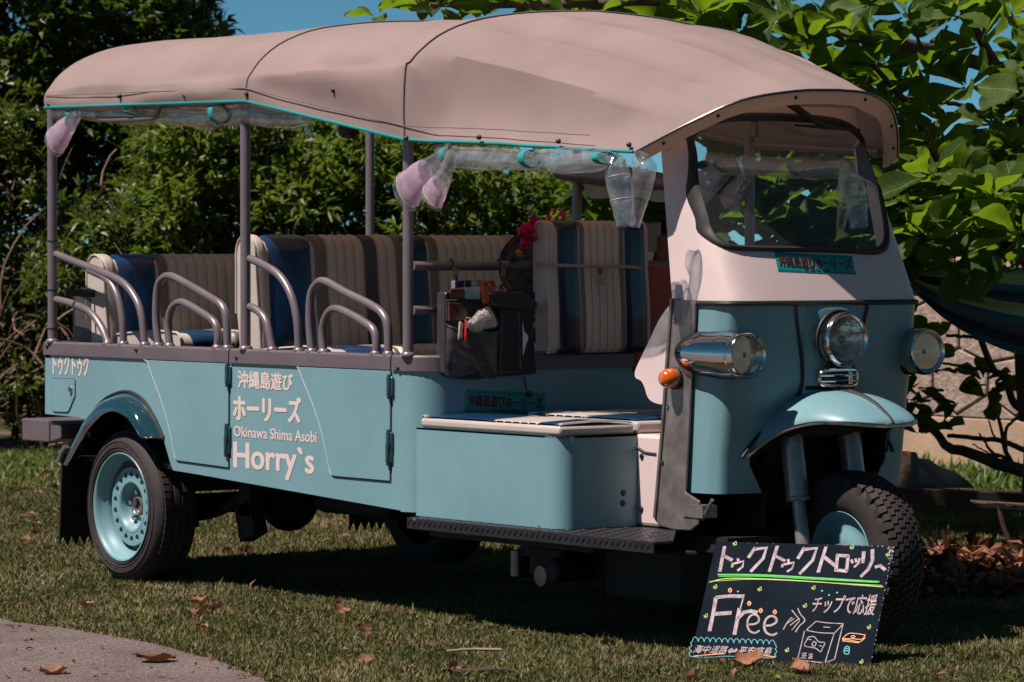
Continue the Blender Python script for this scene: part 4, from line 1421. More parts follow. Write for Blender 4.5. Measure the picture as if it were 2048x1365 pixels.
g = MB(); g.tube([(rows[0][0][0], y, z) for x, y, z in (rows[0][0], rows[0][-1])], .0055, 8); g.build('edge_piping', M['piping'], can)
for k in (0, NT - 1):                                   # stitched hem
    g = MB()
    g.tube([(r[k][0], r[k][1] + (-.0055 if k == 0 else .0055), r[k][2] + .046) for r in rows[3:-6]], .0016, 5)
    g.build('hem_stitch', M['stitch'], can)
for xr in (1.09, 2.1):
    r_ = min(rows[:90], key=lambda r: abs(r[0][0] - xr))
    g = MB()
    g.tube([np.array(p) + np.array([0, .0015 * np.sign(p[1]), .0025]) for p in r_], .0032, 6)
    g.build('seam_cord', M['stitch'], can)
g = MB(); g.tube([np.array(p) + np.array([.004, 0, 0]) for p in rows[-1]], .0045, 6); g.build('visor_piping', M['vin_navy'], can)
band = [[np.array(p) + np.array([0.002, 0, -.002]) for p in rows[-1]], [np.array((p[0] - .012, p[1] * .945, p[2] - .034 - .006 * (1 - (p[1] / .56) ** 2))) for p in rows[-1]],
        [np.array((p[0] - .03, p[1] * .93, p[2] - .038 - .006 * (1 - (p[1] / .56) ** 2))) for p in rows[-1]]]
g = MB(); g.grid(band); vb = g.build('visor_band', M['canvas_in'], can, smooth=60)
for px, py, y in ((98, 210, -.80), (238, 193, -.806), (369, 192, -.806), (493, 188, -.806), (666, 181, -.81), (811, 277, -.806), (957, 275, -.735), (1116, 283, -.65), (1257, 290, -.565)):
    p = A(px, py, 'y', y)
    g = MB(); g.lathe([(0, .007), (.005, .006), (.0085, .002), (.0085, -.006)], p, (0, -1, 0), 10); g.build('snap_button', M['black'], can)
for i in (5, 13, 20, 28, 36, 43):
    p = (band[0][i] + band[1][i]) / 2
    g = MB(); g.lathe([(0, .005), (.005, .004), (.007, 0)], p + np.array([.002, 0, 0]), (1, 0, -.2), 8); g.build('snap_button', M['black'], can)

# ---------------- front shell, windscreen
TK = [0, .15, .30, .60, 1.0, 1.40, 1.70, 1.85, 2.0]
bot_k = [(3.062, -.416), (3.186, -.413), (3.298, -.404), (3.348, -.325), (3.362, 0)]
top_k = [(2.985, -.408), (3.030, -.402), (3.062, -.374), (3.090, -.27), (3.105, 0)]
sy = lambda L_: [np.array(p) for p in L_] + [np.array((p[0], -p[1])) for p in L_[-2::-1]]
def plan_curve(K):
    K = sy(K)
    # spline over the knots, with the parameter spread along TK
    n_ = 401
    s_ = spline(K, 8 * 50 + 1)
    def f(t):
        t = max(0, min(2, t))
        j = max(k for k in range(8) if TK[k] <= t + 1e-9)
        u = (t - TK[j]) / (TK[j + 1] - TK[j])
        v = (j + u) * 50
        i = min(int(v), 399)
        return lerp(s_[i], s_[i + 1], v - i)
    return f
fb_, ft_ = plan_curve(bot_k), plan_curve(top_k)
ZB, ZT = 1.088, 1.64
def S(t, z):
    v = (z - ZB) / (ZT - ZB)
    p = lerp(fb_(t), ft_(t), v)
    belly = .012 * math.sin(math.pi * max(0, min(1, v)))
    return np.array([p[0] + belly * (1 - abs(t - 1) ** 4), p[1], z])
def t_of_y(y, z):
    lo, hi = 0.0, 2.0
    for _ in range(40):
        m_ = (lo + hi) / 2
        if S(m_, z)[1] < y: lo = m_
        else: hi = m_
    return (lo + hi) / 2
def onS(px, py, off_=.002):
    X = 3.3
    for _ in range(14):
        p = at(px, py, 'x', X)
        X = S(t_of_y(max(-.40, min(.40, p[1])), p[2]), p[2])[0]
    p = at(px, py, 'x', X)
    return p + np.array([off_, 0, off_ * .4])
# opening: rounded rectangle in (y, z)
def rrect(y0, y1, z0, z1, rb, rt, n_=14):
    out = []
    for cy, cz, r_, a0 in ((y0 + rb, z0 + rb, rb, 180), (y1 - rb, z0 + rb, rb, 270), (y1 - rt, z1 - rt, rt, 0), (y0 + rt, z1 - rt, rt, 90)):
        for k in range(n_):
            a = math.radians(a0 + 90 * k / (n_ - 1))
            out.append((cy + r_ * math.cos(a), cz + r_ * math.sin(a)))
    # even out the long sides
    res = []
    for i, p in enumerate(out):
        q = out[(i + 1) % len(out)]
        res.append(p)
        d = math.dist(p, q)
        m_ = int(d / .05)
        for k in range(1, m_):
            res.append((lerp(p[0], q[0], k / m_), lerp(p[1], q[1], k / m_)))
    return res
seal_px = [(1372, 262), (1376, 300), (1388, 370), (1402, 435), (1418, 474), (1446, 497), (1490, 503), (1600, 505), (1700, 508), (1752, 510), (1775, 497), (1778, 466), (1766, 405), (1750, 345), (1736, 300), (1716, 263), (1690, 244), (1650, 234), (1590, 229), (1500, 227), (1440, 230), (1398, 240)]
hp_ = [onS(a, b, 0) for a, b in seal_px]
hole = [(p[1], p[2]) for p in spline([(0, p[1], p[2]) for p in hp_[-3:] + hp_ + hp_[:3]], 28 * 4 + 1)[12:-13]]
hole_tz = [(t_of_y(y, z), z) for y, z in hole]
ct, cz_ = 1.0, 1.44
def outer(t, z):
    dt, dz = t - ct, z - cz_
    z1, z0 = 1.725, ZB
    s_ = min((1.0 / abs(dt)) if abs(dt) > 1e-6 else 1e9, ((z1 - cz_) / dz if dz > 0 else (z0 - cz_) / dz) if abs(dz) > 1e-6 else 1e9)
    return ct + dt * s_, cz_ + dz * s_
outs = [outer(t, z) for t, z in hole_tz]
outs = [(min(t, 1.88), z) for t, z in outs]
# corners of the sheet
for ct_, cz2 in ((0, ZB), (1.88, ZB), (1.88, 1.725), (0, 1.725)):
    i = min(range(len(outs)), key=lambda k: (outs[k][0] - ct_) ** 2 + ((outs[k][1] - cz2) * 3) ** 2)
    outs[i] = (ct_, cz2)
rings = []
for k in range(13):
    s_ = (k / 12) ** .9
    rings.append([tuple(S(lerp(h[0], o[0], s_), lerp(h[1], o[1], s_))) for h, o in zip(hole_tz, outs)])
mb = MB(); mb.grid(rings, True)
shell = mb.build('front_shell', M['white'], tuk, smooth=60, solid=.012, out=(1, 0, 0))
pth = [S(t, z) for t, z in hole_tz]
def scaled(pts, ky, kz, dx=0):
    return [np.array([p[0] + dx, p[1] * ky, cz_ + (p[2] - cz_) * kz]) for p in pts]
mb = MB()
inn = [S(t_of_y(y, z), z) for y, z in [(y * .945, cz_ + (z - cz_) * .90) for y, z in hole]]
mid = [(a + b) / 2 + np.array([.012, 0, .004]) for a, b in zip(pth, inn)]
outr = [p + np.array([.005, 0, .002]) for p in pth]
inr = [p + np.array([.003, 0, 0]) for p in inn]
mb.grid([[tuple(p) for p in r_] for r_ in (pth, outr, mid, inr, [p - np.array([.004, 0, 0]) for p in inn])], True)
mb.build('windscreen_seal', M['rubber'], tuk, smooth=70)
mb = MB()
cen = sum(inn) / len(inn)
rg = []
for k in range(5):
    s_ = k / 4
    rg.append([tuple(S(*(lambda y, z: (t_of_y(y, z), z))(p[1] * (1 - s_ * .98), cz_ + (p[2] - cz_) * (1 - s_ * .98)))) for p in inn])
mb.grid(rg, True); mb.add(rg[-1], [tuple(range(len(inn)))])
mb.build('windscreen', M['glass'], tuk, smooth=180)
# wiper
mb = MB()
p0, p1, p2 = onS(1532, 205, .06), onS(1600, 247, .045), onS(1640, 262, .03)
mb.tube([p0, p1, p2], [.016, .013, .006], 8)
wp = mb.build('wiper_arm', M['black'], tuk)
mb = MB(); q0, q1 = onS(1578, 258, .028), onS(1708, 268, .028)
mb.tube([q0, lerp(q0, q1, .5) + [.006, 0, 0], q1], [.004, .0075, .005], 6); mb.build('wiper_blade', M['rubber'], wp)
# seam bead between white shell and blue cowl
bead = [S(t, ZB) for t in np.linspace(0, 2, 60)]
mb = MB(); mb.tube([p + np.array([.003, np.sign(p[1]) * .002 if abs(p[1]) > .38 else 0, -.004]) for p in bead], .0085, 8)
mb.build('seam_bead', M['rubber'], tuk)
# cowl: side corner panels and front
ZC = .478
def K(t, z):
    p = fb_(t)
    k = (ZB - z) / (ZB - ZC)
    return np.array([p[0] - .068 * k - .02 * k * (1 - k) * 0, p[1] * (1 - .02 * k), z])
def cowl_t(y):
    lo, hi = 0., 2.
    for _ in range(40):
        m_ = (lo + hi) / 2
        if fb_(m_)[1] < y: lo = m_
        else: hi = m_
    return lo
def onK(px, py, off_=.003):
    X = 3.3
    for _ in range(8):
        p = at(px, py, 'x', X)
        X = K(cowl_t(max(-.40, min(.40, p[1]))), p[2])[0]
    return at(px, py, 'x', X) + np.array([off_, 0, 0])


gask = [onK(*q) for q in ((1591, 612), (1594, 650), (1600, 700), (1604, 745), (1602, 772), (1590, 797), (1560, 822), (1524, 862), (1496, 896), (1483, 915))]
open_z = [p[2] for p in gask[:3:-1]] ; open_y = [p[1] + .012 for p in gask[:3:-1]]
tA = .155
zs_hi = list(np.linspace(ZB - .004, .80, 7))
zs_lo = list(np.linspace(.80, ZC, 8))
mb = MB()
mb.grid([[tuple(K(t, z)) for t in np.linspace(tA, 2 - tA, 64)] for z in zs_hi])
cowl = mb.build('cowl', M['teal'], tuk, smooth=60, solid=.006, out=(1, 0, 0))
for sgn in (-1, 1):
    mb = MB()
    rw = []
    for z in zs_lo:
        k = (.80 - z) / (.80 - ZC)
        ye = float(np.interp(z, [ZC] + open_z, [-.235] + open_y))
        ts = np.linspace(tA, cowl_t(ye), 24)
        rw.append([tuple(K(t, z)) for t in ts])
    mb.grid(rw)
    if sgn > 0: mb = mirrored(mb)
    mb.build('cowl', M['teal'], tuk, smooth=60, solid=.006, out=(1, 0, 0))
# lamp tunnel in the middle of the cowl
mb = MB()
rw = []
for z, hw, pr_ in ((1.078, .118, .022), (1.06, .118, .032), (.98, .115, .040), (.90, .108, .046), (.84, .105, .052), (.79, .11, .054), (.74, .13, .05)):
    base = K(1.0, z)[0] - .012
    rw.append([(base + pr_ * max(0, 1 - abs(u) ** 2.6) ** .5, u * hw, z) for u in np.sin(np.linspace(-math.pi / 2, math.pi / 2, 31))])
mb.grid(rw); mb.add(rw[0], [tuple(range(31))])
mb.build('lamp_tunnel', M['teal'], tuk, smooth=55)
for s_ in (-1, 1):
    mb = MB()
    pts = [(p[0], -s_ * p[1], p[2]) for p in gask]
    mb.tube(spline(pts, 30), .0062, 6); mb.build('cowl_gasket', M['rubber'], tuk)
mb = MB(); mb.tube([(K(1, .812)[0] + .02, -.10, .812), (K(1, .812)[0] + .050, 0, .812), (K(1, .812)[0] + .02, .10, .812)], .007, 6); mb.build('cowl_gasket', M['rubber'], tuk)
# dark wheel well and bulkhead behind the cowl
mb = MB()
mb.grid([[(3.10, y, z) for y in (-.39, .39)] for z in (.36, 1.06)])
mb.box((2.86, -.39, .355), (3.10, .39, .40))
mb.box((3.02, -.385, .40), (3.10, -.20, .475)); mb.box((3.02, .20, .40), (3.10, .385, .475))
mb.build('wheel_well', M['chassis'], tuk, smooth=0)
for s_ in (-1, 1):
    mb = MB(); mb.grid([[(3.10, s_ * .215, z), (3.29, s_ * .215, z)] for z in (.36, .80)]); mb.build('well_side', M['chassis'], tuk, smooth=0)
# stainless jamb at the near side door opening
for s_ in (-1, 1):
    jb = [(1344, 596), (1391, 604), (1386, 690), (1370, 985), (1398, 1003), (1396, 1050), (1380, 1062), (1345, 1060), (1318, 1052), (1308, 1040), (1318, 900), (1330, 760)]
    pts = [A(px, py, 'y', -.426) for px, py in jb]
    mb = MB(); mb.prism(pts, (0, .010, 0))
    if s_ > 0: mb = mirrored(mb)
    jo = mb.build('door_jamb', M['steel'], tuk, smooth=0, bevel=.004)
    mb = MB(); mb.tube([A(px, py, 'y', -.430) for px, py in ((1343, 598), (1336, 690), (1325, 850), (1309, 1036))], .006, 6)
    if s_ > 0: mb = mirrored(mb)
    mb.build('jamb_lip', M['steel'], jo)
    for px, py in ((1348, 641), (1335, 815), (1325, 926)):
        p = A(px, py, 'y', -.427)
        g = MB(); g.lathe([(0, .005), (.005, .004), (.0075, 0)], (p[0], s_ * .427, p[2]), (0, s_, 0), 8); g.build('screw', M['chrome'], jo)
mb = MB(); mb.obox(A(1400, 1022, 'y', -.40), (.05, 0, 0), (0, .03, 0), (0, 0, .02)); mb.tube([A(1405, 1040, 'y', -.42), A(1420, 1010, 'y', -.42), A(1425, 1000, 'y', -.42)], .006, 6)
mb.build('jamb_bracket', M['steel'], tuk, smooth=20)
# white side flap beside the driver's legs
fp = [(1338, 612), (1318, 640), (1300, 678), (1276, 728), (1270, 744), (1271, 756), (1282, 762), (1289, 775), (1294, 792), (1303, 803), (1320, 809), (1331, 807)]
for s_ in (-1, 1):
    mb = MB(); mb.prism([tuple(p) for p in spline([A(px, py, 'y', -.385) for px, py in fp], 30)] , (0, .006, 0))
    if s_ > 0: mb = mirrored(mb)
    mb.build('side_flap', M['white'], tuk, smooth=0)
# amber indicators
for s_ in (-1, 1):
    p = A(1343, 757, 'y', -.44)
    g = MB(); g.lathe([(.036, .0), (.036, .012), (.034, .014), (0, .014)], (p[0] + .008, s_ * .426, p[2]), (0, s_, 0), 20); io = g.build('indicator', M['rubber'], tuk)
    g = MB(); g.lathe([(.032, .0), (.033, .012), (.030, .030), (.022, .042), (.010, .048), (0, .049)], (p[0] + .008, s_ * .441, p[2]), (0, s_, 0), 20)
    g.build('indicator_lens', M['amber'], io, smooth=60)
# headlamps
def headlamp(c_, r_, name, s_=0):
    o = bpy.data.objects.new(name, None); C.objects.link(o); o.parent = tuk
    m_ = MB()
    m_.lathe([(r_ * .84, -.006), (r_ * .87, .004), (r_ * .95, .008), (r_ * 1.0, .003), (r_ * 1.03, -.010), (r_ * 1.02, -.024), (r_ * .96, -.028)], c_, (1, 0, .02), 40)
    m_.build('bezel', M['chrome'], o, smooth=60)
    m_ = MB()
    m_.lathe([(r_ * .86, -.004), (r_ * .70, -.025), (r_ * .45, -.045), (r_ * .2, -.055), (0, -.057)], c_, (1, 0, .02), 36)
    m_.build('reflector', M['reflector'], o, smooth=180)
    m_ = MB()
    m_.lathe([(r_ * .86, -.002), (r_ * .7, .008), (r_ * .4, .015), (0, .018)], c_, (1, 0, .02), 36)
    m_.build('lamp_lens', M['lens'], o, smooth=180)
    m_ = MB(); m_.ball((c_[0] - .025, c_[1], c_[2]), .014, 10); m_.build('bulb', M['trim'], o)
    return o


LC = (3.395, .378, .922)
for s_ in (-1, 1):
    o = headlamp((LC[0], s_ * LC[1], LC[2]), .074, 'headlight')
    m_ = MB()
    pts = [(3.380, .378, .922), (3.345, .383, .922), (3.30, .390, .922), (3.24, .400, .923), (3.18, .412, .924), (3.14, .421, .925), (3.10, .430, .926)]
    m_.tube([(x, s_ * y, z) for x, y, z in spline(pts, 20)], [float(np.interp(x, [0, .3, .55, .75, .9, 1], [.073, .075, .068, .052, .033, .012])) for x in np.linspace(0, 1, 20)], 28)
    m_.build('lamp_pod', M['chrome'], o, smooth=60)
    m_ = MB()
    pts = [(3.33, .370, .922), (3.29, .376, .922), (3.23, .386, .923), (3.17, .399, .924), (3.125, .408, .925), (3.085, .416, .926)]
    m_.tube([(x, s_ * y, z) for x, y, z in spline(pts, 20)], [float(np.interp(x, [0, .05, .3, .55, .75, .9, 1], [.070, .078, .079, .072, .056, .036, .014])) for x in np.linspace(0, 1, 20)], 28)
    m_.build('pod_gasket', M['rubber'], o)
hc = at(1694, 680, 'y', 0)
o = headlamp((hc[0], 0, hc[2]), .086, 'headlight')
m_ = MB(); m_.lathe([(.088, -.02), (.090, -.035), (.086, -.09), (.084, -.12)], (hc[0], 0, hc[2]), (1, 0, .02), 36); m_.build('lamp_pod', M['chrome'], o, smooth=60)
m_ = MB(); m_.tube([(hc[0] - .040, .093 * math.cos(a), hc[2] + .093 * math.sin(a)) for a in np.linspace(0, 2 * math.pi, 40, endpoint=False)], .004, 6, closed=True); m_.build('pod_gasket', M['rubber'], o)
# chrome slotted vent under the middle lamp
vx = 3.412
vent = bpy.data.objects.new('vent', None); C.objects.link(vent); vent.parent = tuk
vz = at(1662, 757, 'x', vx)[2]
m_ = MB()
loop = []
for k in range(40):
    a = 2 * math.pi * k / 40
    cy, sz = math.cos(a), math.sin(a)
    y = .078 * np.sign(cy) * abs(cy) ** .45
    loop.append((vx - .55 * y * y * 6, y, vz + .026 * np.sign(sz) * abs(sz) ** .6))
m_.tube(loop, .0055, 8, closed=True)
m_.build('vent_frame', M['chrome'], vent)
for dz in (-.009, .009):
    m_ = MB(); m_.tube([(vx - 3.3 * y * y, y, vz + dz) for y in np.linspace(-.075, .075, 11)], .0042, 6); m_.build('vent_bar', M['chrome'], vent)
m_ = MB(); m_.obox((vx + .003, .03, vz), (.006, 0, 0), (0, .008, 0), (0, 0, .022)); m_.build('vent_badge', M['chrome'], vent, bevel=.003)
m_ = MB(); m_.grid([[(vx - .012 - 3.3 * y * y, y, vz + dz) for y in np.linspace(-.075, .075, 11)] for dz in (-.024, .024)]); m_.build('vent_back', M['black'], vent)
# front fender
st = [(3.20, .50, .78, .335), (3.27, .575, .797, .308), (3.31, .622, .803, .275), (3.36, .664, .806, .24), (3.42, .692, .803, .215), (3.50, .709, .790, .192), (3.57, .711, .766, .166), (3.615, .709, .741, .13), (3.645, .705, .722, .085), (3.656, .702, .709, .03)]
NF = 33
rw = []
stt = spline([np.array(q) for q in st], 40)
for x, zr, zt, w_ in stt:
    row = []
    for u in np.sin(np.linspace(-math.pi / 2, math.pi / 2, NF)):
        row.append((x, u * w_, zr + (zt - zr) * max(0, 1 - abs(u) ** 2.3) ** .62))
    rw.append(row)
mb = MB(); mb.grid(rw)
fen = mb.build('front_fender', M['teal'], tuk, smooth=60, solid=.005, out=(0, 0, 1))
edge = [r[0] for r in rw] + [r[-1] for r in rw[::-1]]
mb = MB(); mb.tube([np.array(p) + [0, 0, -.002] for p in edge], .0075, 8); mb.build('fender_trim', M['chrome'], fen)
mb = MB()
mid_ = [r[NF // 2] for r in rw[8:]]
n_ = len(mid_)
mb.tube([np.array(p) + [0, 0, .001] for p in mid_], list(np.interp(np.linspace(0, 1, n_), [0, .3, .5, 1], [.012, .012, .008, .004])), 6)
mb.build('fender_ridge', M['rubber'], fen)
mb = MB(); mb.grid([[(x, y * .9, z - .012) for x, y, z in r] for r in rw]); mb.build('fender_liner', M['chassis'], fen)
# fork
for s_ in (-1, 1):
    fk = bpy.data.objects.new('fork_leg', None); C.objects.link(fk); fk.parent = tuk
    a, b, c_ = np.array((3.292, s_ * .122, .72)), np.array((3.340, s_ * .122, .45)), np.array((3.375, s_ * .122, .26))
    m_ = MB(); m_.tube([a, b], .038, 18); m_.lathe([(.038, 0), (.041, .004), (.041, .012), (.038, .016)], b, (a - b), 18); m_.build('fork_sleeve', M['fork'], fk, smooth=50)
    m_ = MB(); m_.tube([b, c_], .0235, 16); m_.build('fork_slider', M['fork'], fk, smooth=50)
    m_ = MB(); m_.tube([c_ - [.02, 0, 0], (3.47, s_ * .122, .277)], .022, 10); m_.build('link_arm', M['chassis'], fk)
mb = MB(); mb.box((3.24, -.16, .655), (3.34, .16, .70)); mb.build('fork_yoke', M['chassis'], tuk, smooth=0, bevel=.01)

# ---------------- lettering
def text_mesh(body, bold=0.0, font_scale=1.0):
    cu = bpy.data.curves.new('t', 'FONT')
    cu.body = body
    cu.size = 1.0
    cu.offset = bold
    cu.resolution_u = 3
    ob = bpy.data.objects.new('t', cu)
    C.objects.link(ob)
    dg = bpy.context.evaluated_depsgraph_get()
    me = bpy.data.meshes.new_from_object(ob.evaluated_get(dg))
    v = np.array([tuple(q.co)[:2] for q in me.vertices])
    f = [tuple(p.vertices) for p in me.polygons]
    bpy.data.objects.remove(ob)
    bpy.data.curves.remove(cu)
    bpy.data.meshes.remove(me)
    v = (v - v.min(0)) / (v.max(0) - v.min(0))
    return v, f


def write(body, tl, tr, br, bl, place, mat, parent, name='lettering', bold=0.0, slant=0.0, lab=None, nrm=(0, -1, 0)):
    """print a line of text; bold (photo pixels) thickens its strokes"""
    v, f = text_mesh(body, 0)
    m_ = MB()
    nv = np.array(nrm, float)
    base_pts = []
    for a, b in v:
        a2 = a + slant * (b - .5)
        top = (lerp(tl[0], tr[0], a2), lerp(tl[1], tr[1], a2))
        bo = (lerp(bl[0], br[0], a2), lerp(bl[1], br[1], a2))
        base_pts.append(np.array(place(lerp(bo[0], top[0], b), lerp(bo[1], top[1], b))))
    mx, my = (tl[0] + br[0]) / 2, (tl[1] + br[1]) / 2
    o0 = np.array(place(mx, my))
    ex, ey = np.array(place(mx + 1, my)) - o0, np.array(place(mx, my + 1)) - o0
    offs = [(0, 0)]
    if bold: offs += [(bold, 0), (-bold, 0), (0, bold), (0, -bold), (.7 * bold, .7 * bold), (-.7 * bold, -.7 * bold)]
    for k, (ox, oy) in enumerate(offs):
        m_.add([q + ex * ox + ey * oy + nv * .00006 * k for q in base_pts], f)
    o = m_.build(name, mat, parent, smooth=0)
    if lab: o['label'] = lab
    return o


on_side = lambda px, py: at(px, py, 'y', YS - .0012)
write('トゥクトゥク', (106, 704), (177, 710), (177, 754), (106, 750), on_side, M['print'], tuk, bold=.8)
write('沖縄島遊び', (476, 741), (585, 748), (585, 782), (476, 776), on_side, M['print'], tuk, bold=.9)
write('ホーリーズ', (467, 790), (601, 796), (601, 846), (467, 840), on_side, M['print'], tuk, bold=1.7)
write('Okinawa Shima Asobi', (467.5, 852), (633, 863.5), (633, 886), (467.5, 873), on_side, M['print'], tuk, bold=.45)
write('Horry`s', (468, 885), (627, 897), (627, 964), (468, 951), on_side, M['print'], tuk, bold=1.6)


def sticker(tl, tr, br, bl, place, px_off):
    """printed shop sticker: board, two rows of border teeth, the name and the telephone line"""
    def bil(a, b):                                       # a 0..1 across, b 0..1 up
        return (lerp(lerp(bl[0], tl[0], b), lerp(br[0], tr[0], b), a), lerp(lerp(bl[1], tl[1], b), lerp(br[1], tr[1], b), a))
    def pl(k):
        return lambda x, y: place(x, y, .0010 + k * .0004)
    m_ = MB()
    m_.grid([[tuple(pl(0)(*bil(a, b))) for a in np.linspace(0, 1, 15)] for b in np.linspace(0, 1, 5)])
    so_ = m_.build('sticker', M['sticker'], tuk, smooth=60)
    m_ = MB()
    for row_, (b0, b1, rng_) in enumerate(((.85, .97, np.arange(0.01, .99, .028)), (.03, .14, list(np.arange(.01, .31, .028)) + list(np.arange(.68, .99, .028))))):
        for a in rng_:
            q = [bil(a, b0), bil(a + .020, b0), bil(a + .010, b1)]
            m_.add([tuple(pl(1)(*p_)) for p_ in q], [(0, 1, 2)])
    m_.build('sticker_border', M['sticker_dark'], so_, smooth=0)['kind'] = 'stuff'
    C4 = lambda a0, a1, b0, b1: (bil(a0, b1), bil(a1, b1), bil(a1, b0), bil(a0, b0))
    write('沖縄島遊びホーリーズ', *C4(.03, .97, .26, .80), pl(2), M['ink_edge'], so_, 'lettering', 1.0, nrm=(1, 0, .3))
    write('沖縄島遊びホーリーズ', *C4(.03, .97, .26, .80), pl(4), M['ink'], so_, 'lettering', .55, nrm=(1, 0, .3))
    write('TEL 098 923 0819', *C4(.33, .66, .06, .20), pl(3), M['ink'], so_, 'lettering', .3, nrm=(1, 0, .3))
    return so_


sticker((1548, 504), (1704, 512), (1711, 550), (1556, 543), lambda x, y, o_: onS(x, y, o_), 0)
sticker((932, 779), (1091, 786), (1089, 832), (931, 824), lambda x, y, o_: at(x, y, 'x', 2.1205 + o_), 0)

# ================================================================== RAIN CURTAINS (rolled clear plastic hung from the roof)
def wrinkled(pts, radii, n=18, amp=.22, seed=0, flat=1.0):
    """a crumpled roll or sleeve of film round a path"""
    P = spline([np.array(p) for p in pts], 34)
    R_ = np.interp(np.linspace(0, 1, 34), np.linspace(0, 1, len(radii)), radii)
    rows = []
    for i, p in enumerate(P):
        t = P[min(i + 1, 33)] - P[max(i - 1, 0)]
        t = t / np.linalg.norm(t)
        a = np.cross(t, [0, 0, 1.0]) if abs(t[2]) < .85 else np.cross(t, [0.584, .811, 0])
        a /= np.linalg.norm(a)
        b = np.cross(a, t)
        row = []
        for k in range(n):
            th = 2 * math.pi * k / n
            r_ = R_[i] * (1 + amp * noise.noise(Vector((math.cos(th) * 1.6, math.sin(th) * 1.6 + seed, i * .22))) + amp * .6 * noise.noise(Vector((math.cos(th) * 4, math.sin(th) * 4, i * .5 + seed))))
            row.append(tuple(p + a * math.cos(th) * r_ * flat + b * math.sin(th) * r_))
        rows.append(row)
    return rows


def side_pt(p, sgn):
    return (p[0], p[1] * (1 if sgn < 0 else -1), p[2])


def curtain(name, label, roll_px, radii, bands, sgn, flaps, seed):
    root = thing(name, label, 'rain curtain', group='rolled clear curtains under the canopy edge')
    pts = [side_pt(A(px, py, 'y', y), sgn) for px, py, y in roll_px]
    m_ = MB(); m_.grid(wrinkled(pts, radii, 18, .3, seed), True)
    m_.build('roll', M['plastic'], root, smooth=180)
    m_ = MB(); m_.grid(wrinkled(pts, [r * .62 for r in radii], 14, .4, seed + 9), True)
    m_.build('inner_roll', M['plastic'], root, smooth=180)
    for px, py0, py1, y in bands:
        top, bo = A(px, py0, 'y', y), A(px + 6, py1, 'y', y)
        r_ = (top[2] - bo[2]) / 2
        m_ = MB(); w_ = .016
        ring = []
        for k in range(22):
            th = 2 * math.pi * k / 22
            ring.append((top[0] + (bo[0] - top[0]) * (1 - math.sin(th)) / 2, top[1] + .042 * math.cos(th), top[2] - r_ + r_ * math.sin(th)))
        m_.grid([[side_pt((x + d, yy, z), sgn) for x, yy, z in ring] for d in (-w_, w_)], True)
        m_.build('strap', M['strap'], root, smooth=60, solid=.002)
    for k, (path, rad, split, y, fl) in enumerate(flaps):
        P = [side_pt(A(px, py, 'y', y), sgn) for px, py in path]
        rw_ = wrinkled(P, rad, 22, .07, seed + 3 * k, fl)
        c_ = int(34 * split)
        m_ = MB(); m_.grid(rw_[:c_ + 1], True); m_.build('sleeve', M['plastic'], root, smooth=180)
        if c_ < 33:
            m_ = MB(); m_.grid(rw_[c_:31], True); m_.build('frosted_band', M['lilac'], root, smooth=180)
            m_ = MB(); m_.grid(rw_[30:], True); m_.build('sleeve', M['plastic'], root, smooth=180)
            m_ = MB(); m_.tube(rw_[30], .0022, 5, closed=True); m_.build('sleeve_hem', M['rope'], root)
        else:
            for q in ((12, 22) if k == 2 else ()):
                m_ = MB(); m_.tube(rw_[q], .0012, 5, closed=True); m_.build('sleeve_hem', M['vin_white'], root)
    return root


front_roll = [(876, 300, -.74), (905, 313, -.74), (960, 318, -.73), (1055, 322, -.72), (1140, 323, -.70), (1200, 320, -.68), (1222, 318, -.67)]
front_bands = [(898, 294, 330, -.75), (1058, 300, 337, -.735), (1206, 304, 330, -.69)]
front_flaps = [([(902, 298), (872, 330), (835, 362), (808, 390)], [.022, .040, .062, .070], .50, -.775, .55),
               ([(905, 305), (893, 345), (875, 378), (862, 400)], [.016, .030, .048, .055], .58, -.80, .55),
               ([(1228, 312), (1236, 350), (1244, 400), (1252, 452)], [.020, .040, .043, .036, .030], 1.0, -.66, .7),
               ([(1272, 312), (1288, 335), (1284, 375), (1270, 455)], [.022, .040, .034, .014], 1.0, -.60, .7)]
rear_roll = [(112, 226, -.74), (160, 224, -.74), (240, 229, -.74), (330, 234, -.73), (410, 238, -.73), (440, 232, -.73), (500, 226, -.73), (560, 236, -.73), (620, 244, -.73)]
rear_bands = [(150, 218, 240, -.755), (268, 214, 231, -.755), (436, 208, 248, -.765)]
rear_flaps = [([(158, 228), (140, 248), (122, 270), (108, 288)], [.020, .038, .054, .060], .34, -.79, .6)]
curtain('rain_curtain', 'rolled clear curtain with lilac ended sleeves beside the front roof post', front_roll, [.02, .034, .037, .033, .040, .031, .022], front_bands, -1, front_flaps, 1)
curtain('rain_curtain', 'long rolled clear curtain under the rear canopy edge with one lilac end', rear_roll, [.025, .030, .036, .030, .043, .03, .052, .040, .012], rear_bands, -1, rear_flaps, 5)
fc = curtain('rain_curtain', 'rolled curtain on the far side of the roof seen through the windscreen', front_roll, [.02, .034, .037, .033, .040, .031, .022], front_bands, 1, front_flaps, 11)
fc.location = (-.30, -.09, 0)
curtain('rain_curtain', 'rolled curtain on the far side of the rear canopy', rear_roll, [.025, .030, .036, .030, .043, .03, .052, .040, .012], rear_bands, 1, rear_flaps[:0], 15)

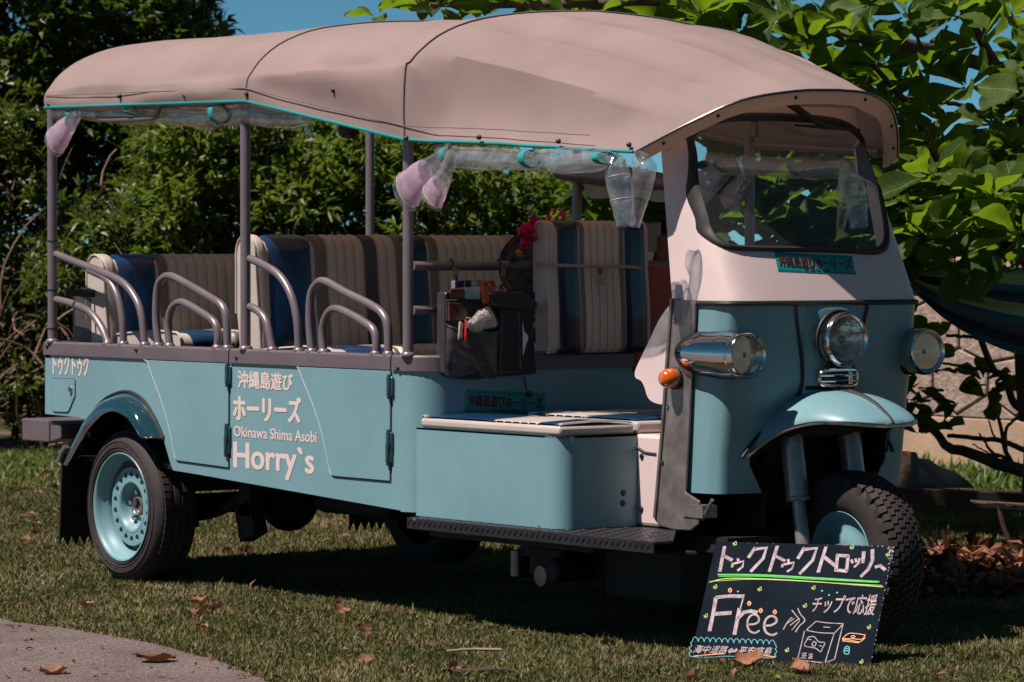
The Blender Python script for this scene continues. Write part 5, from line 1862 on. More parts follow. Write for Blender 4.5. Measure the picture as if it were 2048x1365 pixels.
rc = thing('rolled_cover', 'grey rolled cover with pinkish flap along the far side above the spare backrest', 'rolled cover')
m_ = MB(); m_.grid(wrinkled([A(1120, 346, 'y', .74), A(1200, 352, 'y', .74), A(1270, 358, 'y', .74), A(1345, 366, 'y', .74)], [.03, .040, .042, .03], 18, .12, 31), True)
m_.build('roll', M['tube'], rc, smooth=180)
m_ = MB(); m_.grid([[tuple(np.array(A(1165 + 175 * u, 362 + 10 * u + v * (30 + 4 * math.sin(9 * u)), 'y', .78)) + np.array([0, .012 * math.sin(u * 17 + v * 2), 0])) for u in np.linspace(0, 1, 30)] for v in np.linspace(0, 1, 5)])
m_.build('flap', M['canvas_in'], rc, smooth=180)

# ================================================================== ORGANIZER BAG AND WHAT IS IN IT
BX = 2.16
bx = lambda cx, cy: (880 + cx / 4.264, 540 + cy / 4.264)        # close-up coordinates -> survey coordinates


def bpl(pts, x):
    return [tuple(at(*bx(a, b), 'x', x)) for a, b in pts]


def slab(name, mat, parent, pts, x, th, bevel=.004, smooth=0):
    m_ = MB(); m_.prism(bpl(pts, x), (-th, 0, 0))
    return m_.build(name, mat, parent, smooth=smooth, bevel=bevel)


bag = thing('organizer_bag', 'black nylon organizer bag with open pockets hanging from the cross bar', 'bag')
slab('back_panel', M['fabric_black'], bag, [(45, 205), (60, 188), (430, 180), (690, 186), (705, 205), (770, 225), (835, 275), (838, 320), (800, 345), (800, 520), (830, 885), (640, 905), (470, 915), (330, 938), (200, 940), (70, 915), (42, 875)], BX - .01, .05, .012)
slab('side_pocket', M['fabric_black'], bag, [(520, 330), (690, 345), (700, 560), (705, 870), (500, 895)], BX + .012, .03, .012)
slab('lid', M['fabric_black'], bag, [(425, 195), (690, 190), (760, 225), (838, 280), (840, 320), (800, 345), (600, 330), (430, 300)], BX + .02, .04, .012)
slab('mesh_pocket', M['fabric_black'], bag, [(60, 250), (350, 255), (300, 430), (66, 440)], BX + .002, .012, .006)
rows_ = []
for v in np.linspace(0, 1, 14):
    row = []
    for u in np.linspace(0, 1, 18):
        tx, ty = lerp(55, 500, u), lerp(470 if u < .02 else lerp(474, 545, min(1, u * 2.4)), 535, max(0, (u - .42) / .58))
        bxx, byy = lerp(45, 490, u), lerp(895, 915, u) + 18 * math.sin(u * 9)
        x_, y_ = lerp(tx, bxx, v), lerp(ty, byy, v)
        bulge = .045 * math.sin(math.pi * min(1, u * 1.0)) ** .6 * (1 - .55 * v ** 3) + .006 * noise.noise(Vector((u * 6, v * 5, 0))) + .010 * math.sin((u * 5 + v * 3.5)) * (1 - u)
        row.append(tuple(at(*bx(x_, y_), 'x', BX + .004 + bulge)))
    rows_.append(row)
m_ = MB(); m_.grid([r[:8] for r in rows_]); m_.build('front_pocket', M['fabric_sheen'], bag, smooth=180)
m_ = MB(); m_.grid([r[7:] for r in rows_]); m_.build('front_pocket', M['fabric_black'], bag, smooth=180)
m_ = MB(); m_.tube(rows_[0], .004, 6); m_.build('pocket_hem', M['fabric_black'], bag)
for cx0 in (135, 540):
    m_ = MB()
    p0 = at(*bx(cx0, -28), 'x', 2.075)
    m_.tube(spline([at(*bx(cx0 - 10, 60), 'x', BX), at(*bx(cx0 - 14, -5), 'x', 2.085), (2.05, p0[1], 1.222), (2.03, p0[1], 1.20), at(*bx(cx0 + 12, 0), 'x', 2.085), at(*bx(cx0 + 6, 60), 'x', BX)], 24), .0045, 6)
    m_.tube([at(*bx(cx0 - 4, 60), 'x', BX), at(*bx(cx0 + (60 if cx0 > 300 else -10), 190), 'x', BX)], .009, 6)
    m_.build('hook_loop', M['fabric_black'], bag)
m_ = MB(); m_.tube(spline([at(*bx(715, 905), 'x', BX + .01), at(*bx(725, 960), 'x', BX + .01), at(*bx(740, 1030), 'x', BX + .01)], 8), .003, 6); m_.ball(at(*bx(760, 1060), 'x', BX + .01), .0135, 12, (1, 1, .9))
m_.build('cord_stopper', M['black'], bag)


def flat_thing(name, label, cat, pts, x, th, mat, group=None, bevel=.0015):
    m_ = MB(); m_.prism(bpl(pts, x), (-th, 0, 0))
    return tag(m_.build(name, mat, None, smooth=0, bevel=bevel, seg=1), label, cat, group)


grp = 'printed cards standing in the organizer bag'
FAN = ('leftmost white edged card of the fan at the back of the bag', 'second white edged card from the left in the fan', 'third white edged card from the left in the fan', 'last white edged card of the fan next to the navy card')
for k in range(4):
    d_ = 8 * k
    flat_thing('photo_card', FAN[k], 'card', [(97 + d_, 98 - k), (108 + d_, 97 - k), (112 + d_, 158), (101 + d_, 160)], BX + .004 + .002 * k, .0015, M['paper'], grp)
flat_thing('photo_card', 'dark navy card in the back row of the organizer bag', 'card', [(137, 94), (207, 91), (207, 150), (137, 155)], BX + .012, .0015, M['card_navy'], grp)
flat_thing('photo_card', 'maroon card between the navy and sea cards of the bag', 'card', [(211, 91), (269, 88), (269, 148), (211, 150)], BX + .013, .0015, M['card_brown'], grp)
flat_thing('photo_card', 'sea blue card in the back row beside the orange case', 'card', [(273, 88), (350, 84), (350, 140), (273, 147)], BX + .014, .0015, M['card_teal'], grp)
flat_thing('photo_card', 'brown food picture card in the front row of the bag', 'card', [(90, 164), (212, 157), (212, 244), (92, 238)], BX + .024, .004, M['card_brown'], grp)
flat_thing('photo_card', 'turquoise beach picture card in the front row of the bag', 'card', [(215, 156), (345, 148), (346, 252), (216, 245)], BX + .025, .004, M['card_teal'], grp)
flat_thing('packet', 'dark brown printed packet in the mesh pocket of the bag', 'packet', [(78, 278), (195, 290), (235, 372), (238, 432), (80, 436)], BX + .012, .008, M['card_brown'])
o = flat_thing('leather_case', 'orange leather case folded over the rim of the bag', 'case', [(352, 90), (395, 84), (424, 110), (424, 280), (410, 294), (372, 292), (360, 180)], BX + .036, .014, M['orange'], None, .004)
m_ = MB(); m_.prism(bpl([(424, 92), (470, 86), (480, 160), (470, 182), (424, 188)], BX + .03), (-.012, 0, 0)); m_.build('flap', M['orange'], o, smooth=0, bevel=.003)
m_ = MB(); m_.lathe([(0, .003), (.004, .002), (.005, 0)], at(*bx(395, 128), 'x', BX + .037), (1, 0, 0), 10); m_.build('rivet', M['black'], o)


def pen(label, mat, a, b, x):
    root = thing('pen', label, 'pen')
    p, q = at(*bx(*a), 'x', x), at(*bx(*b), 'x', x + .004)
    m_ = MB(); m_.tube([p, lerp(p, q, .08), lerp(p, q, .7), lerp(p, q, .95), q], [.002, .0045, .0045, .0035, .001], 8); m_.build('barrel', mat, root)
    m_ = MB(); c_ = lerp(p, q, .22) + np.array([.005, 0, 0]); m_.tube([lerp(p, q, .03) + [.005, 0, 0], c_, lerp(p, q, .4) + [.0052, 0, 0]], .0013, 5); m_.build('clip', M['chrome'], root)


pen('bright red pen clipped on the front pocket of the bag', M['red'], (222, 430), (216, 606), BX + .055)
pen('tan pen clipped leftmost on the front pocket of the bag', M['tan'], (172, 440), (160, 598), BX + .045)
pen('grey pen between the tan and red pens of the bag', M['steel'], (186, 448), (182, 588), BX + .048)
m_ = MB(); c_ = at(*bx(235, 430), 'x', BX + .05)
m_.tube([c_ + np.array([0, .012 * math.cos(a), .010 * math.sin(a)]) for a in np.linspace(.3, 4.4, 16)], .0016, 6)
tag(m_.build('key_ring', M['chrome'], None), 'thin split key ring above the red pen', 'key ring')
# fluffy duster
rows_ = []
path = spline([at(*bx(250, 505), 'x', BX + .04), at(*bx(300, 470), 'x', BX + .055), at(*bx(370, 430), 'x', BX + .05), at(*bx(430, 400), 'x', BX + .055), at(*bx(440, 350), 'x', BX + .04)], 26)
rad = np.interp(np.linspace(0, 1, 26), [0, .1, .35, .6, .85, 1], [.008, .017, .020, .028, .026, .006])
for i, p in enumerate(path):
    row = []
    for k in range(26):
        th = 2 * math.pi * k / 26
        r_ = rad[i] * (1 + .30 * noise.noise(Vector((math.cos(th) * 2, math.sin(th) * 2, i * .35))) + .16 * noise.noise(Vector((math.cos(th) * 8, math.sin(th) * 8, i * 1.4))) + .05 * random.random())
        row.append((p[0] + r_ * .7 * math.cos(th), p[1] + r_ * math.cos(th + 2.2), p[2] + r_ * math.sin(th)))
    rows_.append(row)
m_ = MB(); m_.grid(rows_, True)
du = tag(m_.build('duster', M['fluff'], None, smooth=180), 'fluffy pale grey duster stuffed into the bag pocket', 'duster')
n = 5000
vsrc = np.array([p for r in rows_[1:-1] for p in r])
ii = rng.integers(0, len(vsrc), n)
cen = np.array(path)[np.clip(ii // 26 + 1, 0, 25)]
dr = vsrc[ii] - cen
bs = cen + dr * .95 + rng.normal(0, .0012, (n, 3))
dd = dr / (np.linalg.norm(dr, axis=1, keepdims=True) + 1e-9) + rng.normal(0, .6, (n, 3))
o = leaf_mesh('pile', M['fluff'], du, bs, dd, rng.normal(0, 1, (n, 3)), rng.uniform(.004, .008, n), np.full(n, .0009), np.ones(n), .0, .2)
flat_thing('tissue', 'white tissue sticking out of the side pocket of the bag', 'tissue', [(708, 445), (722, 530), (752, 560), (755, 592), (735, 640), (712, 738), (710, 640)], BX + .022, .006, M['paper'])
m_ = MB(); m_.tube(spline([at(*bx(330, 88), 'x', BX + .02), at(*bx(420, 100), 'x', BX + .03), at(*bx(480, 140), 'x', BX + .03), at(*bx(520, 180), 'x', BX + .02)], 12), .0016, 5)
tag(m_.build('thin_cord', M['black'], None), 'thin black cord curling over the top of the bag', 'cord')

# ================================================================== THINGS AROUND THE SPARE BACKREST
cx6 = lambda a, b: (980 + a / 4.266, 420 + b / 4.266)
rope = thing('rope', 'beige cord tied round the spare backrest with a bead and loop', 'rope')
m_ = MB()
for dz in (0, .012):
    pl_ = [at(*cx6(400, 452 + dz * 900), 'x', 2.10), at(*cx6(425, 462 + dz * 900), 'x', 2.178)] + [at(*cx6(a, b + dz * 900), 'x', 2.183) for a, b in ((520, 468), (700, 472), (880, 480), (935, 489), (990, 476), (1100, 478), (1240, 487))] + [at(*cx6(1285, 502 + dz * 900), 'x', 2.17)]
    m_.tube(spline(pl_, 40), .0038, 7)
m_.build('band', M['rope'], rope)
b_ = at(*cx6(940, 520), 'x', 2.19)
m_ = MB(); m_.ball(b_, .0095, 12, (1, 1.1, 1.15)); m_.build('bead', M['wood_bead'], rope)
m_ = MB()
m_.tube(spline([b_ + np.array(q) for q in ((0, -.003, -.008), (.002, -.012, -.030), (.002, -.010, -.044), (.002, .0, -.048), (.002, .003, -.035), (0, 0, -.012), (.003, .006, -.03), (.003, .013, -.042), (.003, .008, -.05), (.003, 0, -.045), (.002, -.004, -.03))], 50), .0034, 7)
m_.build('loop', M['rope'], rope)
# flower garland and woven hat on the far end of the cross bar
def blossom(root, c_, r_, mat, n_=9, seed=0):
    rr_ = random.Random(seed)
    for k in range(n_):
        m_ = MB()
        th, ph = rr_.uniform(0, 2 * math.pi), rr_.uniform(-.5, 1.2)
        d_ = np.array([.5 + .4 * rr_.random(), math.cos(th), math.sin(th)]); d_ /= np.linalg.norm(d_)
        s_ = np.cross(d_, [0.3, .2, 1]); s_ /= np.linalg.norm(s_)
        u_ = np.cross(s_, d_)
        rows = []
        for a in np.linspace(0, 1, 6):
            w_ = r_ * .62 * math.sin(math.pi * (.12 + .75 * a)) 
            rows.append([np.array(c_) + d_ * r_ * a + s_ * w_ * b + u_ * (r_ * .25 * a * a + .18 * r_ * b * b + .06 * r_ * math.sin(7 * b + k)) for b in np.linspace(-1, 1, 5)])
        m_.grid(rows); m_.build('petal', mat, root, smooth=180)


fl = thing('flower', 'crimson artificial flower beside the top of the spare backrest', 'flower')
blossom(fl, at(*cx6(300, 215), 'x', 2.08), .040, M['petal'], 14, 1)
blossom(fl, at(*cx6(370, 120), 'x', 2.06), .030, M['petal'], 9, 2)
blossom(fl, at(*cx6(280, 310), 'x', 2.07), .022, M['petal'], 6, 3)
blossom(fl, at(*cx6(240, 390), 'x', 2.07), .020, M['petal_yellow'], 5, 4)
for a, b, s_ in ((205, 420, 0), (275, 370, 1), (230, 560, 2), (180, 470, 3)):
    m_ = MB()
    c_ = at(*cx6(a, b), 'x', 2.055)
    rows = []
    for t in np.linspace(0, 1, 6):
        w_ = .014 * math.sin(math.pi * (.08 + .88 * t))
        rows.append([c_ + np.array([.01 * t + .006 * q * q, (-.5 + .33 * s_) * .05 * t + q * w_, .045 * (t - .3) * (1 if s_ % 2 else -1)]) for q in (-1, 0, 1)])
    m_.grid(rows); m_.build('leaf', M['fakeleaf'], fl, smooth=180)
fl = thing('flower', 'small pink flower peeping over the lid of the organizer bag', 'flower')
blossom(fl, at(*cx6(95, 665), 'x', 2.12), .012, M['petal'], 7, 6)
blossom(fl, at(*cx6(170, 672), 'x', 2.12), .011, M['petal'], 6, 7)
fl = thing('flower', 'flat pinkish red leaves on top behind the spare backrest', 'flower')
for k, (a, b) in enumerate(((480, 60), (530, 40), (590, 45), (610, 70))):
    m_ = MB(); c_ = at(*cx6(a, b), 'x', 2.04)
    m_.grid([[c_ + np.array([0, .02 * t - .006 * q, .022 * t + .008 * q]) + np.array([.003 * math.sin(q + k), 0, 0]) for q in np.array((-1, 0, 1)) * math.sin(math.pi * (.1 + .85 * t))] for t in np.linspace(-1, 1, 6)])
    m_.build('petal', M['petal'], fl, smooth=180)
hat = thing('woven_hat', 'dark brown woven hat hanging on edge behind the spare backrest', 'hat')
c_ = at(*cx6(385, 480), 'x', 2.035)
m_ = MB(); m_.lathe([(.0, .035), (.05, .032), (.062, .0), (.085, -.008), (.125, -.012), (.127, -.009)], c_, (.72, -.62, .1), 36); m_.build('weave', M['wicker'], hat, smooth=50)
for r_ in (.126, .118, .110):
    m_ = MB(); m_.lathe([(r_ - .003, -.008), (r_, -.006), (r_ + .003, -.008), (r_, -.012)], c_, (.72, -.62, .1), 36, closed=True); m_.build('braid', M['wicker'], hat)
# box, bin and paper bag behind the driver's seat
def prism_x(name, mat, parent, px, x, th, bevel=.004):
    m_ = MB(); m_.prism([tuple(at(a, b, 'x', x)) for a, b in px], (-th, 0, 0))
    return m_.build(name, mat, parent, smooth=0, bevel=bevel)


tag(prism_x('red_box', M['redbox'], None, [(1279, 531), (1352, 531), (1352, 745), (1268, 745)], 2.13, .32), 'tall brick red board box beside the spare backrest', 'box')
bn = thing('grey_tub', 'grey plastic tub standing on the red box', 'tub')
m_ = MB(); c_ = at(1297, 505, 'x', 1.98); m_.lathe([(.0, .0), (.040, 0), (.044, .10), (.047, .104), (.044, .104), (.040, .01)], c_, (0, 0, 1), 28); m_.build('tub_wall', M['greybin'], bn, smooth=40)
tag(prism_x('white_carton', M['paper'], None, [(1281, 506), (1310, 505), (1303, 532), (1282, 533)], 2.05, .12), 'small white carton in front of the grey tub', 'carton')
pb = thing('paper_bag', 'crumpled brown paper bag on the red box next to the cab pillar', 'paper bag')
rows = []
c_ = at(1328, 530, 'x', 2.0)
for t in np.linspace(0, 1, 9):
    row = []
    for k in range(20):
        th = 2 * math.pi * k / 20
        r_ = .055 * (1 - .25 * t) * (1 + .18 * noise.noise(Vector((math.cos(th) * 2.5, math.sin(th) * 2.5, t * 4))))
        row.append((c_[0] + r_ * np.sign(math.cos(th)) * abs(math.cos(th)) ** .5, c_[1] + r_ * np.sign(math.sin(th)) * abs(math.sin(th)) ** .5, c_[2] + .10 * t + .008 * noise.noise(Vector((th, t * 3, 2)))))
    rows.append(row)
m_ = MB(); m_.grid(rows, True); m_.build('bag_wall', M['kraft'], pb, smooth=30)

# ================================================================== CHALKBOARD SIGN
BL, BR = at(1380, 1320, 'z', .002), at(1740, 1335, 'z', .002)
e1 = BR - BL
d_ = ray(1432, 1083)
s_ = np.dot(BL - CAM, e1) / np.dot(d_, e1)
TL = CAM + d_ * s_
e2 = TL - BL
nb = np.cross(e1, e2); nb /= np.linalg.norm(nb)
if nb @ VD > 0: nb = -nb


def onB(px, py, off_=.0012):
    d_ = ray(px, py)
    return CAM + d_ * (np.dot(BL - CAM, nb) / np.dot(d_, nb)) + nb * off_


TR = onB(1790, 1093, 0)
sign = thing('chalkboard_sign', 'black chalkboard leaning on the front wheel with hand drawn white Free lettering', 'sign', tuple(BL))
sign.location = (0, 0, 0)
m_ = MB(); m_.prism([tuple(BL), tuple(BR), tuple(TR), tuple(TL)], -nb * .012); m_.build('board', M['board'], sign, smooth=0, bevel=.0015, seg=1)
cv = lambda a, b: onB(1348 + a / 2.926, 899 + b / 2.926)


def strokes(lines, w_, mat, name, lift=.0012, jit_=0.0, ends=.85):
    m_ = MB()
    for ln in lines:
        P = [cv(a, b) + nb * (lift - .0012) for a, b in ln]
        if len(P) > 2:
            P = spline(P, 6 * len(P)) if name != 'chalk_title' else P
        hw = w_ / 2.926 / 655 / 2
        L_, R_ = [], []
        for i, p in enumerate(P):
            t = P[min(i + 1, len(P) - 1)] - P[max(i - 1, 0)]
            t = t / (np.linalg.norm(t) + 1e-9)
            s2 = np.cross(nb, t)
            k = hw * (1 + random.uniform(-jit_, jit_))
            L_.append(p + s2 * k); R_.append(p - s2 * k)
        m_.grid([L_, R_])
    return m_.build(name, mat, sign, smooth=0)


title = [[(297, 568), (268, 718)], [(288, 622), (342, 652)],
         [(374, 640), (378, 662)], [(345, 668), (340, 692)], [(345, 672), (408, 656), (402, 688), (372, 712)],
         [(478, 574), (435, 636)], [(468, 586), (542, 578), (522, 640), (448, 718)],
         [(606, 566), (558, 718)], [(592, 624), (652, 656)],
         [(668, 644), (672, 664)], [(638, 672), (632, 692)], [(640, 676), (704, 664), (692, 698), (662, 718)],
         [(765, 575), (724, 642)], [(757, 588), (836, 580), (812, 650), (734, 732)],
         [(890, 570), (844, 722)], [(880, 632), (946, 684)],
         [(958, 616), (948, 712)], [(950, 622), (1024, 626)], [(1020, 622), (1010, 714)], [(942, 708), (1016, 714)],
         [(1038, 646), (1046, 668)], [(1062, 640), (1068, 662)], [(1086, 638), (1080, 668), (1054, 692)],
         [(1112, 598), (1105, 668)], [(1162, 586), (1162, 650), (1136, 706), (1092, 748)],
         [(1176, 692), (1206, 682), (1238, 708)]]
for k, ln in enumerate(title):
    strokes([ln], 21 if k not in (2, 3, 4, 9, 10, 11, 20, 21, 22) else 15, M['chalk'], 'chalk_title', jit_=.12)
strokes([[(255, 734), (500, 736), (800, 752), (1202, 776)]], 9, M['chalk_green'], 'chalk_underline', .0010)
strokes([[(262, 744), (500, 744), (800, 760), (1190, 780)]], 6, M['chalk_green'], 'chalk_underline', .0012)
strokes([[(206, 778), (340, 756), (700, 768), (1224, 806)]], 6, M['chalk_lime'], 'chalk_underline', .0010)
strokes([[(240, 772), (500, 762), (940, 784), (1218, 798)]], 4, M['chalk_lime'], 'chalk_underline', .0013)
free = [[(246, 868), (232, 950), (208, 1066)], [(244, 868), (330, 860), (412, 862)], [(236, 965), (338, 958)], [(408, 864), (386, 940)],
        [(384, 930), (370, 1000), (354, 1086)], [(376, 990), (410, 955), (450, 948), (490, 956)]]
for ln in free: strokes([ln], 24 if ln[0][0] < 400 and ln[0] != (408, 864) else 8, M['chalk'], 'chalk_title', jit_=.08)
strokes([[(432, 1026), (470, 1024), (496, 1008), (492, 978), (462, 968), (436, 992), (430, 1030), (444, 1064), (474, 1076), (502, 1062)]], 12, M['chalk'], 'chalk_letter')
strokes([[(530, 1034), (570, 1030), (600, 1010), (592, 984), (562, 978), (536, 1002), (528, 1042), (544, 1076), (576, 1088), (606, 1076)]], 14, M['chalk'], 'chalk_letter')
strokes([[(724, 930), (740, 965), (766, 1002), (735, 1035), (710, 1072)], [(690, 942), (712, 970), (736, 1000)], [(640, 1056), (666, 1010), (692, 984)], [(660, 1022), (706, 990)], [(680, 1032), (734, 990)], [(690, 1060), (735, 1005)]], 6, M['chalk'], 'chalk_arrow')
strokes([[(830, 1008), (910, 1018), (992, 1022)], [(992, 1022), (966, 1050), (938, 1078)], [(938, 1078), (850, 1074), (774, 1060)], [(774, 1060), (800, 1036), (832, 1008)], [(764, 1064), (744, 1150), (722, 1236)], [(722, 1236), (800, 1242), (884, 1252)], [(884, 1252), (912, 1160), (938, 1078)], [(990, 1024), (964, 1130), (940, 1230)], [(940, 1230), (912, 1240), (884, 1252)],
         [(874, 1041), (915, 1044)], [(788, 1100), (820, 1098), (848, 1128), (882, 1134), (868, 1168), (858, 1186), (830, 1166), (800, 1160), (764, 1150), (776, 1120), (788, 1100)], [(818, 1124), (832, 1134), (824, 1152), (808, 1146), (818, 1124)], [(850, 1150), (866, 1154)], [(788, 1114), (804, 1116)]], 5.5, M['chalk'], 'chalk_drawing')
strokes([[(745, 1196), (776, 1194), (750, 1208), (776, 1208), (744, 1222), (774, 1224)], [(788, 1200), (812, 1200), (792, 1212), (812, 1212), (786, 1224), (812, 1224)]], 4, M['chalk'], 'chalk_scribble')
strokes([[(985, 1110), (1022, 1080), (1070, 1080), (1120, 1088)], [(1120, 1088), (1100, 1112), (1040, 1110), (985, 1110)], [(985, 1116), (1030, 1118), (1086, 1128), (1120, 1104)], [(985, 1122), (1084, 1134)], [(1050, 1090), (1060, 1098), (1045, 1104), (1038, 1096), (1050, 1090)]], 4.5, M['chalk_orange'], 'chalk_drawing')
strokes([[(1000, 1162), (1012, 1154), (1026, 1160), (1014, 1168), (1000, 1162)], [(1000, 1162), (996, 1190), (1010, 1200), (1024, 1194), (1026, 1160)], [(1000, 1176), (1012, 1182), (1026, 1174)]], 5, M['chalk_cyan'], 'chalk_drawing')
cloud = []
x = 104
pts = [(100, 1140)]
for k in range(14):
    x0, x1 = 108 + k * 34.6, 108 + (k + 1) * 34.6
    y0 = 1118 + k * 1.3
    cloud.append([(x0, y0 + 8), (x0 + 6, y0 - 10), ((x0 + x1) / 2, y0 - 18), (x1 - 6, y0 - 8), (x1, y0 + 8)])
cloud += [[(594, 1142), (600, 1160), (592, 1170)], [(592, 1170), (602, 1186), (588, 1200)], [(588, 1200), (596, 1216), (560, 1222), (440, 1216), (300, 1212), (220, 1218), (120, 1216), (94, 1212)], [(94, 1212), (90, 1196), (104, 1184)], [(104, 1184), (92, 1166), (106, 1150)], [(106, 1150), (98, 1136), (110, 1126)]]
strokes(cloud, 3.6, M['chalk_cyan'], 'chalk_cloud')
strokes([[(114, 1212), (200, 1204), (296, 1197)], [(398, 1198), (500, 1206), (592, 1216)]], 5, M['chalk_orange'], 'chalk_underline', .0016)
for a, b in ((240, 805), (500, 818), (815, 810), (765, 915), (185, 975), (660, 1175), (1140, 1040), (1095, 1243), (355, 552), (1040, 573), (1250, 615)):
    strokes([[(a - 9, b + 12), (a + 8, b - 12), (a + 10, b + 8), (a - 10, b - 2), (a + 4, b + 14)]], 3.5, M['chalk_lime'], 'chalk_star')
for a, b in ((328, 826), (440, 903), (508, 945), (590, 953)):
    strokes([[(a - 10, b), (a, b - 12), (a + 10, b), (a, b + 12), (a - 10, b)], [(a - 4, b + 2), (a + 4, b - 3)]], 5, M['chalk_orange'], 'chalk_coin')
for a, b in ((867, 830), (955, 840), (908, 854), (375, 833)):
    strokes([[(a - 5, b), (a + 5, b)]], 9, M['chalk_cyan'], 'chalk_dot')
ob = lambda px, py: onB(px, py, .0012)
cq = lambda *q: [(1348 + a / 2.926, 899 + b / 2.926) for a, b in q]
write('チップで応援', *cq((818, 862), (1190, 850), (1176, 974), (806, 956)), ob, M['chalk'], sign, 'chalk_lettering', .35, .04, nrm=nb)
write('海中道路⇔平安座島', *cq((124, 1146), (574, 1160), (570, 1208), (120, 1194)), ob, M['chalk'], sign, 'chalk_lettering', .25, .05, nrm=nb)
m_ = MB()                                               # chipped paint along the edges and the top corner
for k in range(150):
    u = random.random()
    if k < 60: a, b = lerp(1252, 1284, random.random()) + random.gauss(0, 3), 572 + abs(random.gauss(0, 40))
    elif k < 110: a, b = lerp(330, 1285, u), lerp(543, 570, u) + abs(random.gauss(0, 1.6))
    else: a, b = lerp(1285, 1150, u) - abs(random.gauss(0, 2)), lerp(575, 1272, u)
    if b > 545 + (a - 330) * .027:
        r_ = random.uniform(1, 3.6)
        m_.add([cv(a + r_ * math.cos(t) * random.uniform(.5, 1.3), b + r_ * math.sin(t) * random.uniform(.5, 1.3)) for t in np.linspace(0, 5.2, 5)], [(0, 1, 2, 3, 4)])
m_.build('chipped_paint', M['chip'], sign, smooth=0)['kind'] = 'stuff'

# ================================================================== DRY LEAVES, STICKS
def dry_leaf(px, py, size_px, label, seed, yaw=None, stand=0.38, on=.012, dark=False):
    c_ = at(px, py, 'z', on)
    sc = size_px * 1.05 / 620.0
    rr_ = random.Random(seed)
    root = MB()
    yaw = rr_.uniform(0, 6.28) if yaw is None else yaw
    curl, tw = rr_.uniform(.5, 1.5), rr_.uniform(-.8, .8)
    rows = []
    for t in np.linspace(-1, 1, 11):
        w_ = .33 * (max(0, 1 - abs(t) ** 2.2)) ** .6 * (1 + .2 * rr_.uniform(-1, 1)) + .012
        row = []
        for q in np.linspace(-1, 1, 7):
            x = t * .5
            y = q * w_
            z = .30 * curl * (q * q * w_ * 1.6) + .16 * (t * t) * curl + .05 * math.sin(5 * t + 3 * q + seed) + tw * t * q * .12
            row.append((x, y, z))
        rows.append(row)
    R_ = Matrix.Rotation(yaw, 3, 'Z') @ Matrix.Rotation(rr_.uniform(-stand, stand) * 2, 3, 'X') @ Matrix.Rotation(rr_.uniform(-stand, stand), 3, 'Y')
    P = [[R_ @ Vector(p) * sc for p in r] for r in rows]
    zmin = min(p.z for r in P for p in r)
    m_ = MB(); m_.grid([[(p.x, p.y, p.z - zmin) for p in r] for r in P])
    st_ = R_ @ Vector((-.5, 0, .16 * curl)) * sc
    m_.tube([(st_.x, st_.y, st_.z - zmin), tuple(np.array((st_.x, st_.y, st_.z - zmin)) * 1.25)], .0016, 5)
    o = m_.build('dry_leaf', M['dry'], None, smooth=180)
    o.location = (c_[0], c_[1], c_[2] - .006)
    return tag(o, label, 'leaf', 'fallen dry leaves on the lawn')


leaves = [(108, 1344, 52, 'dark curled dry leaf lying on the grey path'), (312, 1320, 78, 'broad brown dry leaf on the edge of the grey path'),
          (172, 1210, 34, 'small dark dry leaf on the lawn left below the rear wheel'), (398, 1206, 48, 'upper curled leaf of the brown cluster on the lawn below the door'),
          (408, 1226, 62, 'widest rust brown leaf of the cluster on the lawn below the door'), (433, 1220, 36, 'upright rust leaf at the end of the cluster below the door'),
          (380, 1228, 34, 'smallest leaf at the path side of the cluster below the door'), (543, 1185, 26, 'tiny dry leaf at the shadow edge beside the rear wheel'),
          (680, 1222, 52, 'crumpled brown leaf in the shadow edge right of the cluster'), (652, 1202, 24, 'tiny tan leaf just above the crumpled brown leaf'),
          (726, 1260, 36, 'small rust leaf standing up on the sunlit lawn'), (733, 1324, 38, 'pale tan leaf on the lawn near the bottom edge'),
          (716, 1312, 26, 'small dark leaf touching the pale tan leaf'), (455, 1104, 44, 'brown leaf behind the rear wheel in sunlit grass'),
          (492, 1104, 40, 'second brown leaf behind the rear wheel in sunlit grass'), (76, 1073, 34, 'tan leaf on the lawn beside the mud flap'),
          (256, 1152, 24, 'small reddish leaf touching the rear tyre'), (690, 1042, 36, 'reddish leaf in sunlit grass under the trolley'),
          (1498, 1326, 56, 'long dark brown leaf lying against the foot of the chalkboard'), (1600, 1340, 42, 'rust leaf standing in front of the chalkboard foot'),
          (1388, 1354, 52, 'large curled brown leaf at the bottom left of the chalkboard'), (1215, 1290, 30, 'small brown leaf on the shadow line left of the chalkboard'),
          (905, 1342, 40, 'dark shrivelled leaf at the bottom edge near the long stick'), (668, 1118, 46, 'purplish dark leaf in shadow behind the rear wheel'),
          (400, 1252, 28, 'flat dark leaf just below the brown cluster'), (1180, 1238, 22, 'tiny dull leaf inside the trolley shadow')]
for i, (px, py, s_, lb) in enumerate(leaves):
    if i < 2: dry_leaf(px, py, s_, lb, i + 3, None, .10, .012)
    else: dry_leaf(px, py, s_, lb, i + 3)
m_ = MB(); a, b = at(893, 1303, 'z', .02), at(1003, 1300, 'z', .024)
m_.tube(spline([a, lerp(a, b, .4) + [0, 0, .004], b], 10), list(np.linspace(.0035, .0055, 10)), 7); tag(m_.build('stick', M['straw'], None), 'pale straight stick lying on the lawn below the foot board', 'stick')
m_ = MB(); a, b = at(895, 1345, 'z', .012), at(1010, 1342, 'z', .012)
rows = []
for t in np.linspace(0, 1, 14):
    p = lerp(a, b, t)
    rows.append([tuple(p + np.array([.012 * math.cos(th) * (1 + .5 * noise.noise(Vector((t * 9, th, 0)))), .012 * math.cos(th), .010 * math.sin(th) * (1 + .6 * noise.noise(Vector((t * 9, th, 4))))])) for th in np.linspace(0, 2 * math.pi, 10, endpoint=False)])
